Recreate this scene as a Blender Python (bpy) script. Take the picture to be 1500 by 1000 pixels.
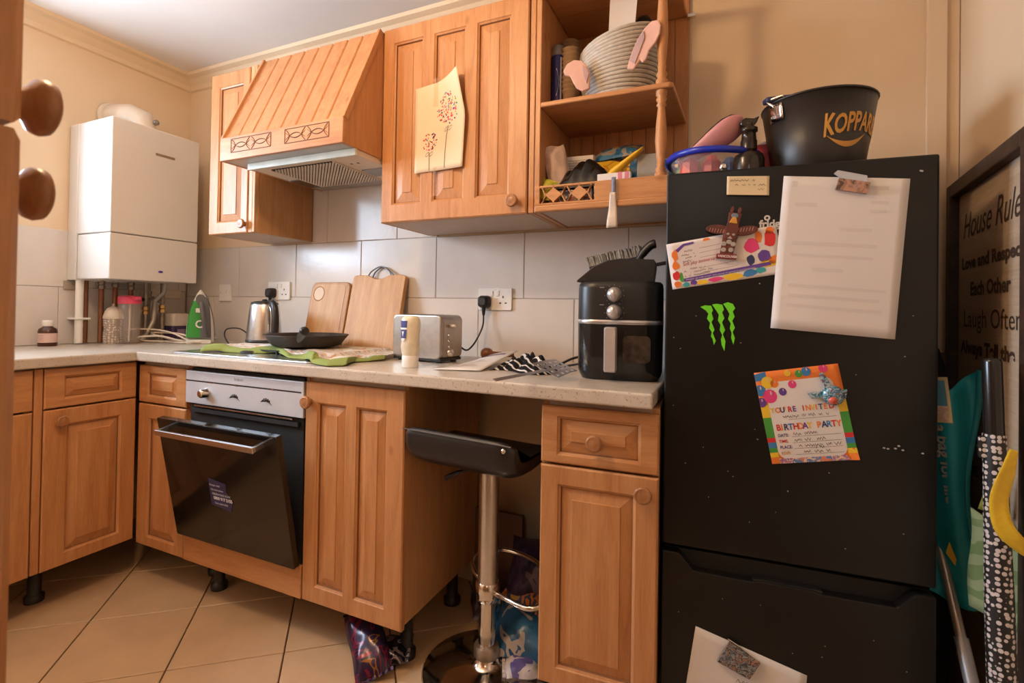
import bpy, bmesh, math, random
from mathutils import Vector, Matrix
R = math.radians
for o in list(bpy.data.objects):
    bpy.data.objects.remove(o, do_unlink=True)
S = bpy.context.scene
COL = S.collection
random.seed(7)

# ------------------------------------------------------------------ camera
cam_d = bpy.data.cameras.new('camera')
cam = bpy.data.objects.new('camera', cam_d); COL.objects.link(cam)
cam_d.sensor_width = 36; cam_d.lens = 17.831
cam_d.shift_x = 0.01896; cam_d.shift_y = -0.03657
cam_d.clip_start = 0.02
RT = Vector((0.90684412, 0.4211265, 0.01691777)); UP = Vector((-0.01093518, -0.01661713, 0.99980213)); FW = Vector((-0.42132429, 0.90684968, 0.01046405))
m = Matrix.Identity(4)
for i in range(3):
    m[i][0] = RT[i]; m[i][1] = UP[i]; m[i][2] = -FW[i]
m.translation = Vector((2.75052, -1.85258, 1.10171))
cam.matrix_world = m
cam_d.dof.use_dof = True; cam_d.dof.focus_distance = 2.1; cam_d.dof.aperture_fstop = 9.0
S.camera = cam
# ------------------------------------------------------------------ world, light, exposure
S.view_settings.view_transform = 'Standard'
try: S.view_settings.look = 'None'
except Exception: pass
S.view_settings.gamma = 1.0; S.view_settings.exposure = -0.06
S.view_settings.use_curve_mapping = False
W = bpy.data.worlds.new('sky'); S.world = W; W.use_nodes = True
W.node_tree.nodes['Background'].inputs[0].default_value = (0.62, 0.78, 1.0, 1)
W.node_tree.nodes['Background'].inputs[1].default_value = 1.5
def lamp(name, kind, loc, energy, color, **kw):
    d = bpy.data.lights.new(name, kind); d.energy = energy; d.color = color
    for k, v in kw.items(): setattr(d, k, v)
    o = bpy.data.objects.new(name, d); o.location = loc; COL.objects.link(o); return o
# daylight arriving through the window in the left wall
wl = lamp('window_daylight', 'AREA', (-0.22, -1.40, 1.58), 130, (0.66, 0.82, 1.0), shape='RECTANGLE', size=0.9, size_y=0.9)
wl.rotation_euler = (0, R(-90), 0)
# ceiling light
cl = lamp('ceiling_bulb', 'POINT', (1.72, -1.36, 2.20), 33, (1.0, 0.67, 0.36), shadow_soft_size=0.07)
# unseen fill light added in the hall to whiten the right-hand units
hl = lamp('hall_fill', 'POINT', (2.90, -3.25, 2.05), 8, (1.0, 0.96, 0.93), shadow_soft_size=0.15)

# ------------------------------------------------------------------ materials
def nodes(name):
    mt = bpy.data.materials.new(name); mt.use_nodes = True
    nt = mt.node_tree; return mt, nt, nt.nodes['Principled BSDF'], nt.nodes, nt.links
def setp(b, col=None, rough=None, metal=None, spec=None):
    if col is not None: b.inputs['Base Color'].default_value = (*col, 1)
    if rough is not None: b.inputs['Roughness'].default_value = rough
    if metal is not None: b.inputs['Metallic'].default_value = metal
    if spec is not None: b.inputs['Specular IOR Level'].default_value = spec
def ramp(N, stops, interp='LINEAR'):
    r = N.new('ShaderNodeValToRGB'); r.color_ramp.interpolation = interp
    e = r.color_ramp.elements
    while len(e) < len(stops): e.new(0.5)
    for i, (p, c) in enumerate(stops):
        e[i].position = p; e[i].color = (*c, 1)
    return r
def coords(N, L, scale=(1, 1, 1), rot=(0, 0, 0)):
    t = N.new('ShaderNodeTexCoord'); mp = N.new('ShaderNodeMapping')
    mp.inputs['Scale'].default_value = scale; mp.inputs['Rotation'].default_value = rot
    L.new(t.outputs['Object'], mp.inputs['Vector']); return mp.outputs['Vector']
def noise(N, L, vec, scale, detail=4, rough=.55, dist=0):
    n = N.new('ShaderNodeTexNoise'); n.inputs['Scale'].default_value = scale
    n.inputs['Detail'].default_value = detail; n.inputs['Roughness'].default_value = rough
    n.inputs['Distortion'].default_value = dist
    L.new(vec, n.inputs['Vector']); return n
def bumpit(N, L, b, src, strength, dist=0.002):
    bp = N.new('ShaderNodeBump'); bp.inputs['Strength'].default_value = strength; bp.inputs['Distance'].default_value = dist
    L.new(src, bp.inputs['Height']); L.new(bp.outputs['Normal'], b.inputs['Normal'])
def M(name, col, rough=.5, metal=0., var=.12, scale=12, bump=0., bscale=60, spec=.5, stretch=(1, 1, 1)):
    mt, nt, b, N, L = nodes(name); setp(b, col, rough, metal, spec)
    v = coords(N, L, stretch)
    if var:
        n = noise(N, L, v, scale)
        lo = tuple(max(0, c * (1 - var)) for c in col); hi = tuple(min(1, c * (1 + var)) for c in col)
        r = ramp(N, [(0.3, lo), (0.7, hi)]); L.new(n.outputs['Fac'], r.inputs['Fac']); L.new(r.outputs['Color'], b.inputs['Base Color'])
    if bump:
        n2 = noise(N, L, v, bscale, 3); bumpit(N, L, b, n2.outputs['Fac'], bump)
    return mt
def wood(name, dark, mid, light, axis='z', rough=.42, freq=9, knots=True):
    mt, nt, b, N, L = nodes(name); setp(b, mid, rough, 0, .45)
    st = {'z': (9, 9, .7), 'x': (.7, 9, 9), 'y': (9, .7, 9)}[axis]
    v = coords(N, L, st)
    n = noise(N, L, v, freq * .45, 6, .6, .8)
    r = ramp(N, [(0.25, dark), (0.48, mid), (0.75, light)]); L.new(n.outputs['Fac'], r.inputs['Fac'])
    v2 = coords(N, L, tuple(s * 3.5 for s in st)); n2 = noise(N, L, v2, freq, 3, .7)
    mx = N.new('ShaderNodeMix'); mx.data_type = 'RGBA'; mx.blend_type = 'MULTIPLY'; mx.inputs[0].default_value = .42
    r2 = ramp(N, [(0.25, (.62, .55, .5)), (0.6, (1, 1, 1))]); L.new(n2.outputs['Fac'], r2.inputs['Fac'])
    L.new(r.outputs['Color'], mx.inputs[6]); L.new(r2.outputs['Color'], mx.inputs[7])
    out = mx.outputs[2]
    if knots:
        v3 = coords(N, L, {'z': (1, 1, .6), 'x': (.6, 1, 1), 'y': (1, .6, 1)}[axis])
        vo = N.new('ShaderNodeTexVoronoi'); vo.inputs['Scale'].default_value = 7; L.new(v3, vo.inputs['Vector'])
        r3 = ramp(N, [(0.0, (.35, .25, .18)), (0.035, (.55, .42, .35)), (0.09, (1, 1, 1))]); L.new(vo.outputs['Distance'], r3.inputs['Fac'])
        m2 = N.new('ShaderNodeMix'); m2.data_type = 'RGBA'; m2.blend_type = 'MULTIPLY'; m2.inputs[0].default_value = .55
        L.new(out, m2.inputs[6]); L.new(r3.outputs['Color'], m2.inputs[7]); out = m2.outputs[2]
    L.new(out, b.inputs['Base Color']); bumpit(N, L, b, n2.outputs['Fac'], .12, .001)
    return mt
def blobs(name, cols, scale=10, rough=.35, metal=0., seed=0, dist=1.0):
    mt, nt, b, N, L = nodes(name); setp(b, cols[0], rough, metal)
    mp = coords(N, L, (1, 1, 1), (seed, seed * 2, seed * 3)); n = noise(N, L, mp, scale, 2, .5, dist)
    k = len(cols); r = ramp(N, [(0.28 + .44 * i / k, c) for i, c in enumerate(cols)], 'CONSTANT')
    L.new(n.outputs['Fac'], r.inputs['Fac']); L.new(r.outputs['Color'], b.inputs['Base Color'])
    return mt
def clear(name, col=(1, 1, 1), fac=.8, rough=.05):
    mt, nt, b, N, L = nodes(name); setp(b, col, rough, 0, .6)
    t = N.new('ShaderNodeBsdfTransparent'); t.inputs[0].default_value = (*col, 1)
    x = N.new('ShaderNodeMixShader'); x.inputs[0].default_value = fac
    L.new(b.outputs[0], x.inputs[1]); L.new(t.outputs[0], x.inputs[2]); L.new(x.outputs[0], N['Material Output'].inputs['Surface'])
    return mt
def emis(name, col, s):
    mt, nt, b, N, L = nodes(name); b.inputs['Emission Color'].default_value = (*col, 1); b.inputs['Emission Strength'].default_value = s
    return mt
def worktop_mat(name):
    mt, nt, b, N, L = nodes(name); setp(b, (.6, .5, .42), .28, 0, .5)
    v = coords(N, L); n = noise(N, L, v, 9, 5); r = ramp(N, [(0.3, (.49, .42, .345)), (0.7, (.59, .52, .44))]); L.new(n.outputs['Fac'], r.inputs['Fac'])
    vo = noise(N, L, v, 170, 2, .5); r2 = ramp(N, [(0.30, (.58, .50, .42)), (0.37, (1, 1, 1)), (0.68, (1, 1, 1)), (0.72, (1.12, 1.12, 1.12))]); L.new(vo.outputs['Fac'], r2.inputs['Fac'])
    mx = N.new('ShaderNodeMix'); mx.data_type = 'RGBA'; mx.blend_type = 'MULTIPLY'; mx.inputs[0].default_value = 1
    L.new(r.outputs['Color'], mx.inputs[6]); L.new(r2.outputs['Color'], mx.inputs[7]); L.new(mx.outputs[2], b.inputs['Base Color'])
    return mt
def dots_mat(name, base, dot, scale, rad=.3, rough=.4, stretch=(1, 1, 1)):
    mt, nt, b, N, L = nodes(name); setp(b, base, rough)
    v = coords(N, L, stretch); vo = N.new('ShaderNodeTexVoronoi'); vo.inputs['Scale'].default_value = scale; vo.inputs['Randomness'].default_value = .45
    L.new(v, vo.inputs['Vector']); r = ramp(N, [(0, dot), (rad, base)], 'CONSTANT'); L.new(vo.outputs['Distance'], r.inputs['Fac']); L.new(r.outputs['Color'], b.inputs['Base Color'])
    return mt
def stripes_mat(name, a, bcol, scale, dist=3, rough=.8, direction='X', width=.5):
    mt, nt, b, N, L = nodes(name); setp(b, a, rough, 0, .2)
    v = coords(N, L); w = N.new('ShaderNodeTexWave'); w.inputs['Scale'].default_value = scale; w.inputs['Distortion'].default_value = dist
    w.inputs['Detail'].default_value = 1; w.inputs['Detail Scale'].default_value = 1.2; w.bands_direction = direction
    L.new(v, w.inputs['Vector']); r = ramp(N, [(0, a), (width, bcol)], 'CONSTANT'); L.new(w.outputs['Fac'], r.inputs['Fac']); L.new(r.outputs['Color'], b.inputs['Base Color'])
    return mt

WD, WM, WL = (.40, .168, .060), (.515, .237, .092), (.58, .295, .13)
PINE_V = wood('orange varnished pine, upright grain', WD, WM, WL, 'z')
PINE_H = wood('orange varnished pine, level grain', WD, WM, WL, 'x')
PINE_D = wood('orange varnished pine, end to front grain', WD, WM, WL, 'y')
PALE = wood('pale pine', (.42, .2, .08), (.62, .34, .15), (.72, .43, .22), 'z', .45)
PALE_X = wood('pale pine level', (.42, .2, .08), (.62, .34, .15), (.72, .43, .22), 'x', .45)
SIDE = wood('cabinet side veneer', (.38, .18, .07), (.48, .245, .10), (.55, .30, .13), 'z', .5, 7, False)
DKWOOD = wood('dark stained wood', (.10, .035, .012), (.18, .065, .022), (.25, .10, .04), 'z', .4)
KNOBW = wood('turned knob wood', (.25, .10, .04), (.37, .165, .066), (.45, .22, .095), 'z', .35, 12, False)
GROOVE = M('dark stained groove', (.13, .045, .014), .7)
PATINA = M('ingrained dark patina', (.20, .075, .025), .7)
SOFFIT = M('pale melamine board', (.48, .38, .31), .5, var=.08, scale=5)
PAINT = M('cream wall paint', (.74, .57, .39), .75, var=.05, scale=2.2, bump=.05, bscale=40)
CEIL = M('white ceiling paint', (.78, .73, .69), .8, var=.03, scale=2)
COVE = M('cream coving paint', (.76, .60, .42), .7, var=.04, scale=3)
TILE = M('glazed off white wall tile', (.66, .60, .55), .22, var=.05, scale=5, bump=.22, bscale=45)
GROUT = M('wall tile grout', (.42, .35, .30), .8)
FTILE = M('beige floor tile', (.54, .36, .21), .38, var=.10, scale=6, bump=.04, bscale=30)
FGROUT = M('dark floor grout', (.12, .06, .03), .9)
WORK = worktop_mat('speckled beige laminate')
WHITEM = M('white enamel', (.64, .60, .56), .3, var=.03, scale=3)
WHITEP = M('white plastic', (.78, .74, .69), .35, var=.03)
CREAMP = M('cream plastic', (.68, .58, .47), .4, var=.05)
BLACKG = M('black gloss door', (.0085, .008, .008), .30, var=.25, scale=4, spec=.32)
BLACKP = M('black plastic', (.014, .013, .013), .38, var=.2)
BLACKM = M('matt black', (.012, .011, .010), .7, var=.2)
BLACKL = M('black leatherette', (.013, .011, .010), .36, var=.2, bump=.25, bscale=200)
DARK = M('dark void', (.006, .004, .003), .9)
STEEL = M('brushed stainless steel', (.62, .62, .63), .27, 1, var=.06, scale=30, stretch=(.3, 6, 6))
STEELT = M('worn toaster steel', (.47, .41, .35), .34, 1, var=.10, scale=30, bump=.05, bscale=120)
CHROME = M('chrome', (.72, .68, .63), .12, 1, var=.03)
COPPER = M('dull copper pipe', (.24, .10, .05), .5, .6, var=.2, scale=20)
GREYPIPE = M('tarnished metal pipe', (.30, .26, .22), .45, .7, var=.2, scale=20)
BRASS = M('brass', (.62, .42, .18), .35, .9, var=.1)
PAPER = M('white paper', (.72, .68, .66), .7, var=.03, scale=3)
INK = M('dark ink', (.10, .08, .09), .7, var=0)
GREYINK = M('faint grey ink', (.50, .455, .445), .8, var=0)
PALEGREY = M('faint blurred print', (.665, .62, .605), .8, var=0)
CREAMPAPER = M('cream paper', (.78, .62, .43), .7, var=.03, scale=4)
NOTE = M('sticky note yellow', (.66, .53, .33), .7, var=.03)
BOARDW = wood('bamboo chopping board', (.46, .22, .075), (.58, .31, .12), (.66, .39, .17), 'z', .5, 6, False)
BOARDE = wood('board edge', (.38, .18, .06), (.48, .24, .09), (.55, .3, .12), 'z', .5, 6, False)
def attach(o, par):
    o.parent = par; o.matrix_parent_inverse = (Matrix.Translation(par.location) @ par.rotation_euler.to_matrix().to_4x4()).inverted(); return o
def flat(name, c, r=.5): return M(name, c, r, var=0)
RED = flat('red print', (.62, .03, .03)); ORANGE = flat('orange print', (.78, .20, .03)); YELLOW = flat('yellow print', (.80, .52, .03))
GREEN = flat('green print', (.06, .32, .05)); BLUE = flat('blue print', (.04, .20, .48)); PURPLE = flat('purple print', (.12, .05, .30))
PINK = flat('pink print', (.72, .05, .22)); NAVY = flat('navy print', (.04, .045, .16)); TEALP = flat('teal print', (.05, .36, .40)); WHITEI = flat('white print', (.8, .77, .74))
NEON = flat('neon green', (.16, .72, .02), .4); GOLD = flat('gold print', (.62, .30, .05), .4)
SKIN = flat('pale pink print', (.75, .45, .42))

# ------------------------------------------------------------------ mesh helpers
class MB:
    def __init__(s): s.v = []; s.f = []; s.sm = []
    def add(s, vs, fs, smooth=False):
        k = len(s.v); s.v += [tuple(v) for v in vs]
        s.f += [tuple(i + k for i in f) for f in fs]; s.sm += [smooth] * len(fs); return s
    def box(s, x0, y0, z0, x1, y1, z1):
        v = [(x, y, z) for z in (z0, z1) for y in (y0, y1) for x in (x0, x1)]
        return s.add(v, [(0, 2, 3, 1), (4, 5, 7, 6), (0, 1, 5, 4), (2, 6, 7, 3), (0, 4, 6, 2), (1, 3, 7, 5)])
    def loft(s, rings, caps=True, closed=True, smooth=True):
        n = len(rings[0]); v = [p for r in rings for p in r]; f = []
        for i in range(len(rings) - 1):
            for j in range(n if closed else n - 1):
                k = (j + 1) % n
                f.append((i * n + j, i * n + k, (i + 1) * n + k, (i + 1) * n + j))
        s.add(v, f, smooth)
        if caps:
            s.add(rings[0], [tuple(range(n))[::-1]]); s.add(rings[-1], [tuple(range(n))])
        return s
    def lathe(s, prof, c=(0, 0, 0), axis='z', seg=20, caps=True, sx=1, sy=1, smooth=True):
        rings = []
        for r, h in prof:
            ring = []
            for j in range(seg):
                a = 2 * math.pi * j / seg; p, q = r * math.cos(a) * sx, r * math.sin(a) * sy
                if axis == 'z': ring.append((c[0] + p, c[1] + q, c[2] + h))
                elif axis == 'y': ring.append((c[0] + p, c[1] - h, c[2] + q))
                else: ring.append((c[0] + h, c[1] + p, c[2] + q))
            rings.append(ring)
        return s.loft(rings, caps, True, smooth)
    def tube(s, pts, r, seg=8, closed=False):
        pts = [Vector(p) for p in pts]; n = len(pts); rings = []; pu = None
        for i, p in enumerate(pts):
            a = pts[(i - 1) % n] if (i or closed) else p; b = pts[(i + 1) % n] if (i < n - 1 or closed) else p
            t = (b - a).normalized()
            if pu is None:
                pu = t.orthogonal().normalized()
            else:
                pu = (pu - t * pu.dot(t)); pu = pu.normalized() if pu.length > 1e-6 else t.orthogonal().normalized()
            w = t.cross(pu); rr = r[i] if isinstance(r, (list, tuple)) else r
            rings.append([p + (pu * math.cos(2 * math.pi * j / seg) + w * math.sin(2 * math.pi * j / seg)) * rr for j in range(seg)])
        if closed: rings.append(rings[0])
        return s.loft(rings, not closed)
    def prism(s, poly, lo, hi, plane='xz', fn=None):
        # polygon (a, b) extruded along the missing axis
        def P(a, b, t):
            return {'xz': (a, t, b), 'xy': (a, b, t), 'yz': (t, a, b)}[plane]
        n = len(poly); v = [P(a, b, lo) for a, b in poly] + [P(a, b, hi) for a, b in poly]
        f = [tuple(range(n))[::-1], tuple(range(n, 2 * n))] + [(i, (i + 1) % n, n + (i + 1) % n, n + i) for i in range(n)]
        if fn: v = [fn(*p) for p in v]
        return s.add(v, f)
    def grid(s, fn, nu, nv, smooth=True, wrap=False):
        v = [fn(i / nu, j / nv) for j in range(nv + 1) for i in range(nu + 1)]; w = nu + 1
        return s.add(v, [(j * w + i, j * w + i + 1, (j + 1) * w + i + 1, (j + 1) * w + i) for j in range(nv) for i in range(nu)], smooth)
    def poly(s, pts): return s.add(pts, [tuple(range(len(pts)))])
    def text(s, body, fn, size=1., shear=0., bold=0., align='LEFT', sx=1.):
        c = bpy.data.curves.new('t', 'FONT'); c.body = body; c.size = size; c.shear = shear; c.offset = bold; c.align_x = align; c.resolution_u = 3
        o = bpy.data.objects.new('t', c); COL.objects.link(o); bpy.context.view_layer.update()
        me = bpy.data.meshes.new_from_object(o)
        s.add([fn(v.co.x * sx, v.co.y) for v in me.vertices], [tuple(p.vertices) for p in me.polygons])
        bpy.data.objects.remove(o, do_unlink=True); bpy.data.curves.remove(c); bpy.data.meshes.remove(me); return s
    def scrib(s, fn, x0, x1, y, amp, th, step=None, seed=0):
        rnd = random.Random(seed); step = step or amp * .55; x = x0; pts = []
        up = 1
        while x < x1:
            pts.append((x, y + up * amp * rnd.uniform(.15, .5))); up = -up; x += step * rnd.uniform(.5, 1.4)
            if rnd.random() < .12: x += step * 1.2
        for (a, b), (c, d) in zip(pts, pts[1:]):
            if c - a > step * 1.6: continue
            s.poly([fn(a, b - th), fn(c, d - th), fn(c, d + th), fn(a, b + th)])
        return s
    def build(s, name, mat, parent=None, bevel=0, seg=2, sub=0, solid=0, recalc=True, loc=None, auto=False):
        me = bpy.data.meshes.new(name); me.from_pydata(s.v, [], s.f)
        for p, k in zip(me.polygons, s.sm): p.use_smooth = k
        if recalc:
            bm = bmesh.new(); bm.from_mesh(me)
            bmesh.ops.recalc_face_normals(bm, faces=bm.faces); bm.to_mesh(me); bm.free()
        if mat: me.materials.append(mat)
        o = bpy.data.objects.new(name, me); COL.objects.link(o)
        if parent is not None: o.parent = parent
        if loc: o.location = loc
        if solid:
            q = o.modifiers.new('solid', 'SOLIDIFY'); q.thickness = solid; q.offset = 0
        if bevel:
            q = o.modifiers.new('bevel', 'BEVEL'); q.width = bevel; q.segments = seg; q.limit_method = 'ANGLE'; q.angle_limit = R(40); q.harden_normals = False
        if sub:
            q = o.modifiers.new('sub', 'SUBSURF'); q.levels = sub; q.render_levels = sub
        return o
def T(name, label, cat, loc, rz=0, group=None, rot=None):
    o = bpy.data.objects.new(name, None); COL.objects.link(o); o.empty_display_size = .05
    o.location = loc; o.rotation_euler = rot if rot else (0, 0, rz); o['label'] = label; o['category'] = cat
    if group: o['group'] = group
    return o
def tag(o, label, cat, group=None):
    o['label'] = label; o['category'] = cat
    if group: o['group'] = group
    return o
def struct(o): o['kind'] = 'structure'; return o
def rrect(x0, z0, x1, z1, r, n=5):
    p = []
    for cx, cz, a0 in ((x1 - r, z0 + r, -90), (x1 - r, z1 - r, 0), (x0 + r, z1 - r, 90), (x0 + r, z0 + r, 180)):
        for i in range(n + 1):
            a = R(a0 + 90 * i / n); p.append((cx + r * math.cos(a), cz + r * math.sin(a)))
    return p
def ell(cx, cz, rx, rz, n=16, rot=0):
    return [(cx + rx * math.cos(2 * math.pi * i / n) * math.cos(rot) - rz * math.sin(2 * math.pi * i / n) * math.sin(rot),
             cz + rx * math.cos(2 * math.pi * i / n) * math.sin(rot) + rz * math.sin(2 * math.pi * i / n) * math.cos(rot)) for i in range(n)]

# ================================================================== ROOM
H = 2.36
fl = struct(MB().box(0, -2.5, -.06, 3.34, 0, -.008).build('floor', FGROUT))
e1 = Vector((math.cos(R(40.5)), math.sin(R(40.5)))); e2 = Vector((math.cos(R(-49.5)), math.sin(R(-49.5))))
O = Vector((1.011, -.612)); TS = .333
tm = bpy.data.meshes.new('floor_tile')
g = TS / 2 - .0022; b_ = .002
tb = MB(); tb.loft([[(-g, -g, -.0075), (g, -g, -.0075), (g, g, -.0075), (-g, g, -.0075)], [(-g, -g, -b_), (g, -g, -b_), (g, g, -b_), (-g, g, -b_)],
                   [(-g + b_, -g + b_, 0), (g - b_, -g + b_, 0), (g - b_, g - b_, 0), (-g + b_, g - b_, 0)]], True, True, False)
t0 = tb.build('floor_tile', FTILE, fl)
first = True
for i in range(-12, 13):
    for j in range(-12, 13):
        c = O + e1 * TS * (i + .5) + e2 * TS * (j + .5)
        if not (-.23 < c.x < 3.56 and -2.73 < c.y < .23): continue
        if c.x < .24 or c.x > 3.1 or c.y > -.24 or c.y < -2.26:
            # edge pieces are cut to the room outline
            bm = bmesh.new(); bm.from_mesh(t0.data)
            bm.transform(Matrix.Translation((c.x, c.y, 0)) @ Matrix.Rotation(R(40.5), 4, 'Z'))
            for co, no in (((0.002, 0, 0), (-1, 0, 0)), ((3.338, 0, 0), (1, 0, 0)), ((0, -.002, 0), (0, 1, 0)), ((0, -2.498, 0), (0, -1, 0))):
                bmesh.ops.bisect_plane(bm, geom=bm.verts[:] + bm.edges[:] + bm.faces[:], plane_co=co, plane_no=no, clear_outer=True)
            if len(bm.faces) < 3: bm.free(); continue
            me = bpy.data.meshes.new('floor_tile'); bm.to_mesh(me); bm.free(); me.materials.append(FTILE)
            o = bpy.data.objects.new('floor_tile', me); COL.objects.link(o); o.parent = fl; continue
        if first: o = t0; first = False
        else:
            o = t0.copy(); COL.objects.link(o)
        o.parent = fl; o.location = (c.x, c.y, 0); o.rotation_euler = (0, 0, R(40.5))
struct(MB().box(-.12, -2.62, H, 3.46, .12, H + .1).build('ceiling', CEIL))
wb = struct(MB().box(-.12, 0, -.06, 3.46, .12, H).build('wall_back', PAINT))
WY0, WY1, WZ0, WZ1 = -1.92, -.88, 1.06, 2.06
q = MB()
q.box(-.12, -2.5, -.06, 0, WY0, H).box(-.12, WY1, -.06, 0, 0, H).box(-.12, WY0, -.06, 0, WY1, WZ0).box(-.12, WY0, WZ1, 0, WY1, H)
wlft = struct(q.build('wall_left', PAINT))
struct(MB().box(3.34, -2.5, -.06, 3.46, 0, H).build('wall_right', PAINT))
q = MB(); q.box(-.12, -2.62, -.06, 2.5, -2.5, H).box(3.30, -2.62, -.06, 3.46, -2.5, H).box(2.5, -2.62, 2.05, 3.30, -2.5, H)
struct(q.build('wall_near', PAINT))
# hall beyond the doorway
q = MB(); q.box(2.3, -4.1, -.06, 2.4, -2.62, H + .1).box(3.46, -4.1, -.06, 3.56, -2.62, H + .1).box(2.3, -4.2, -.06, 3.56, -4.1, H + .1).box(2.3, -4.1, H, 3.56, -2.62, H + .1).box(2.3, -4.1, -.1, 3.56, -2.5, -.06)
struct(q.build('wall_hall', PAINT))
w1 = bpy.data.objects.new('window_1', None); COL.objects.link(w1); w1.location = (-.06, -1.40, WZ0); struct(w1)
q = MB(); hw = .52
for a in ((-hw, 0, -hw + .05, 1.0), (hw - .05, 0, hw, 1.0), (-hw + .05, 0, hw - .05, .05), (-hw + .05, .95, hw - .05, 1.0), (-.025, .05, .025, .95)):
    q.box(-.03, a[0], a[1], .03, a[2], a[3])
q.build('window_frame', WHITEP, w1, .003)
GLASS = clear('window glass', (1, 1, 1), .92, .02)
for a in ((-hw + .05, -.025), (.025, hw - .05)):
    MB().box(-.004, a[0], .05, .004, a[1], .95).build('pane', GLASS, w1)
MB().box(-.03, -hw - .03, -.03, .085, hw + .03, 0).build('window_sill', WHITEP, w1, .004)
# coving
cp = [(0, 0), (0, -.075), (-.012, -.07), (-.02, -.05), (-.045, -.022), (-.07, -.014), (-.075, 0)]
struct(MB().prism([(a, H + b) for a, b in cp], 0, 3.34, 'yz').build('trim_1', COVE))
struct(MB().prism([(-a, H + b) for a, b in cp], -2.5, 0, 'xz').build('trim_2', COVE))
# boxed pipe strip in the back right corner
q = MB(); q.box(3.262, -.014, 1.0, 3.308, .0, H - .076).box(3.308, -.004, 1.0, 3.338, 0, H - .076)
struct(q.build('trim_3', PAINT, None, .003))
# wall tiles -------------------------------------------------------
def tile_at(parent, side, a0, a1, z0, z1, th=.006):
    j = .0012; q = MB(); a0 += j; a1 -= j; z0 += j; z1 -= j; e = .0018
    def P(a, z, h): return (a, -h, z) if side == 'b' else (h, -a, z)
    rings = [[P(a0, z0, 0), P(a1, z0, 0), P(a1, z1, 0), P(a0, z1, 0)], [P(a0, z0, th - e), P(a1, z0, th - e), P(a1, z1, th - e), P(a0, z1, th - e)],
             [P(a0 + e, z0 + e, th), P(a1 - e, z0 + e, th), P(a1 - e, z1 - e, th), P(a0 + e, z1 - e, th)]]
    q.loft(rings, True, True, False); return q.build('wall_tile', TILE, parent)
def row(side, parent, x0, x1, first, z0, z1):
    a = first
    while a > x0: a -= .4
    while a < x1:
        lo, hi = max(a, x0), min(a + .4, x1)
        if hi - lo > .012: tile_at(parent, side, lo, hi, z0, z1)
        a += .4
MB().box(.006, -.003, .8, 2.62, .002, 1.405).box(.92, -.003, 1.405, 1.63, .002, 1.665).build('grout_bed', GROUT, wb)
row('b', wb, .008, 2.62, 1.829, .885, 1.145); row('b', wb, .008, 2.62, 1.226, 1.145, 1.405); row('b', wb, .92, 1.63, 1.022, 1.405, 1.665)
MB().box(-.002, -1.8, .8, .003, 0, 1.42).build('grout_bed', GROUT, wlft)
row('l', wlft, .008, .83, .20, .91, 1.17); row('l', wlft, .008, .83, .45, 1.17, 1.43)
tile_at(wlft, 'l', .83, 1.2, .91, 1.055); tile_at(wlft, 'l', 1.2, 1.6, .91, 1.055)

# ================================================================== CABINETS
def door(parent, x, z, w, h, holes, name='door', mf=None, mp=None, y=0, t=.02, raise_=.03, e=.004):
    """frame-and-panel front: returns the frame mesh, its raised panels are children"""
    mf = mf or PINE_V; mp = mp or PINE_V; q = MB()
    xs = sorted(set([e, w - e] + [a for hh in holes for a in (hh[0], hh[2])])); zs = sorted(set([e, h - e] + [a for hh in holes for a in (hh[1], hh[3])]))
    for i in range(len(xs) - 1):
        for j in range(len(zs) - 1):
            cx, cz = (xs[i] + xs[i + 1]) / 2, (zs[j] + zs[j + 1]) / 2
            if any(a < cx < c and b < cz < d for a, b, c, d in holes): continue
            q.poly([(xs[i], 0, zs[j]), (xs[i + 1], 0, zs[j]), (xs[i + 1], 0, zs[j + 1]), (xs[i], 0, zs[j + 1])])
    def ring(r0, y0, r1, y1):
        a = [(r0[0], y0, r0[1]), (r0[2], y0, r0[1]), (r0[2], y0, r0[3]), (r0[0], y0, r0[3])]; b = [(r1[0], y1, r1[1]), (r1[2], y1, r1[1]), (r1[2], y1, r1[3]), (r1[0], y1, r1[3])]
        for i in range(4):
            k = (i + 1) % 4; q.poly([a[i], b[i], b[k], a[k]])
    ring((e, e, w - e, h - e), 0, (0, 0, w, h), e); ring((0, 0, w, h), e, (0, 0, w, h), t)
    q.poly([(0, t, 0), (0, t, h), (w, t, h), (w, t, 0)])
    md = .007
    for a, b, c, d in holes:
        ring((a, b, c, d), 0, (a + .002, b + .002, c - .002, d - .002), .003); ring((a + .002, b + .002, c - .002, d - .002), .003, (a + md, b + md, c - md, d - md), .006)
        ring((a + md, b + md, c - md, d - md), .006, (a + md, b + md, c - md, d - md), .012)
    nf = len(q.f)
    for a, b, c, d in holes: ring((a + md, b + md, c - md, d - md), .0062, (a + md + .0025, b + md + .0025, c - md - .0025, d - md - .0025), .0112)
    q.v = [(x + a, y + b, z + c) for a, b, c in q.v]
    fr = q.build(name, mf, parent, recalc=False); fr.data.materials.append(PATINA)
    for p in list(fr.data.polygons)[nf:]: p.material_index = 1
    for a, b, c, d in holes:
        p = MB(); k = md - .001; s = raise_
        def rr(i, yy): return [(x + a + i, y + yy, z + b + i), (x + c - i, y + yy, z + b + i), (x + c - i, y + yy, z + d - i), (x + a + i, y + yy, z + d - i)]
        L_ = [rr(k, .0115), rr(k + .004, .0115), rr(k + s, .005), rr(k + s + .0015, .0025)]
        p.loft(L_[::1], False, True, False); p.add(L_[-1], [(0, 1, 2, 3)])
        p.build('panel', mp, fr, recalc=False)
    return fr
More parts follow.
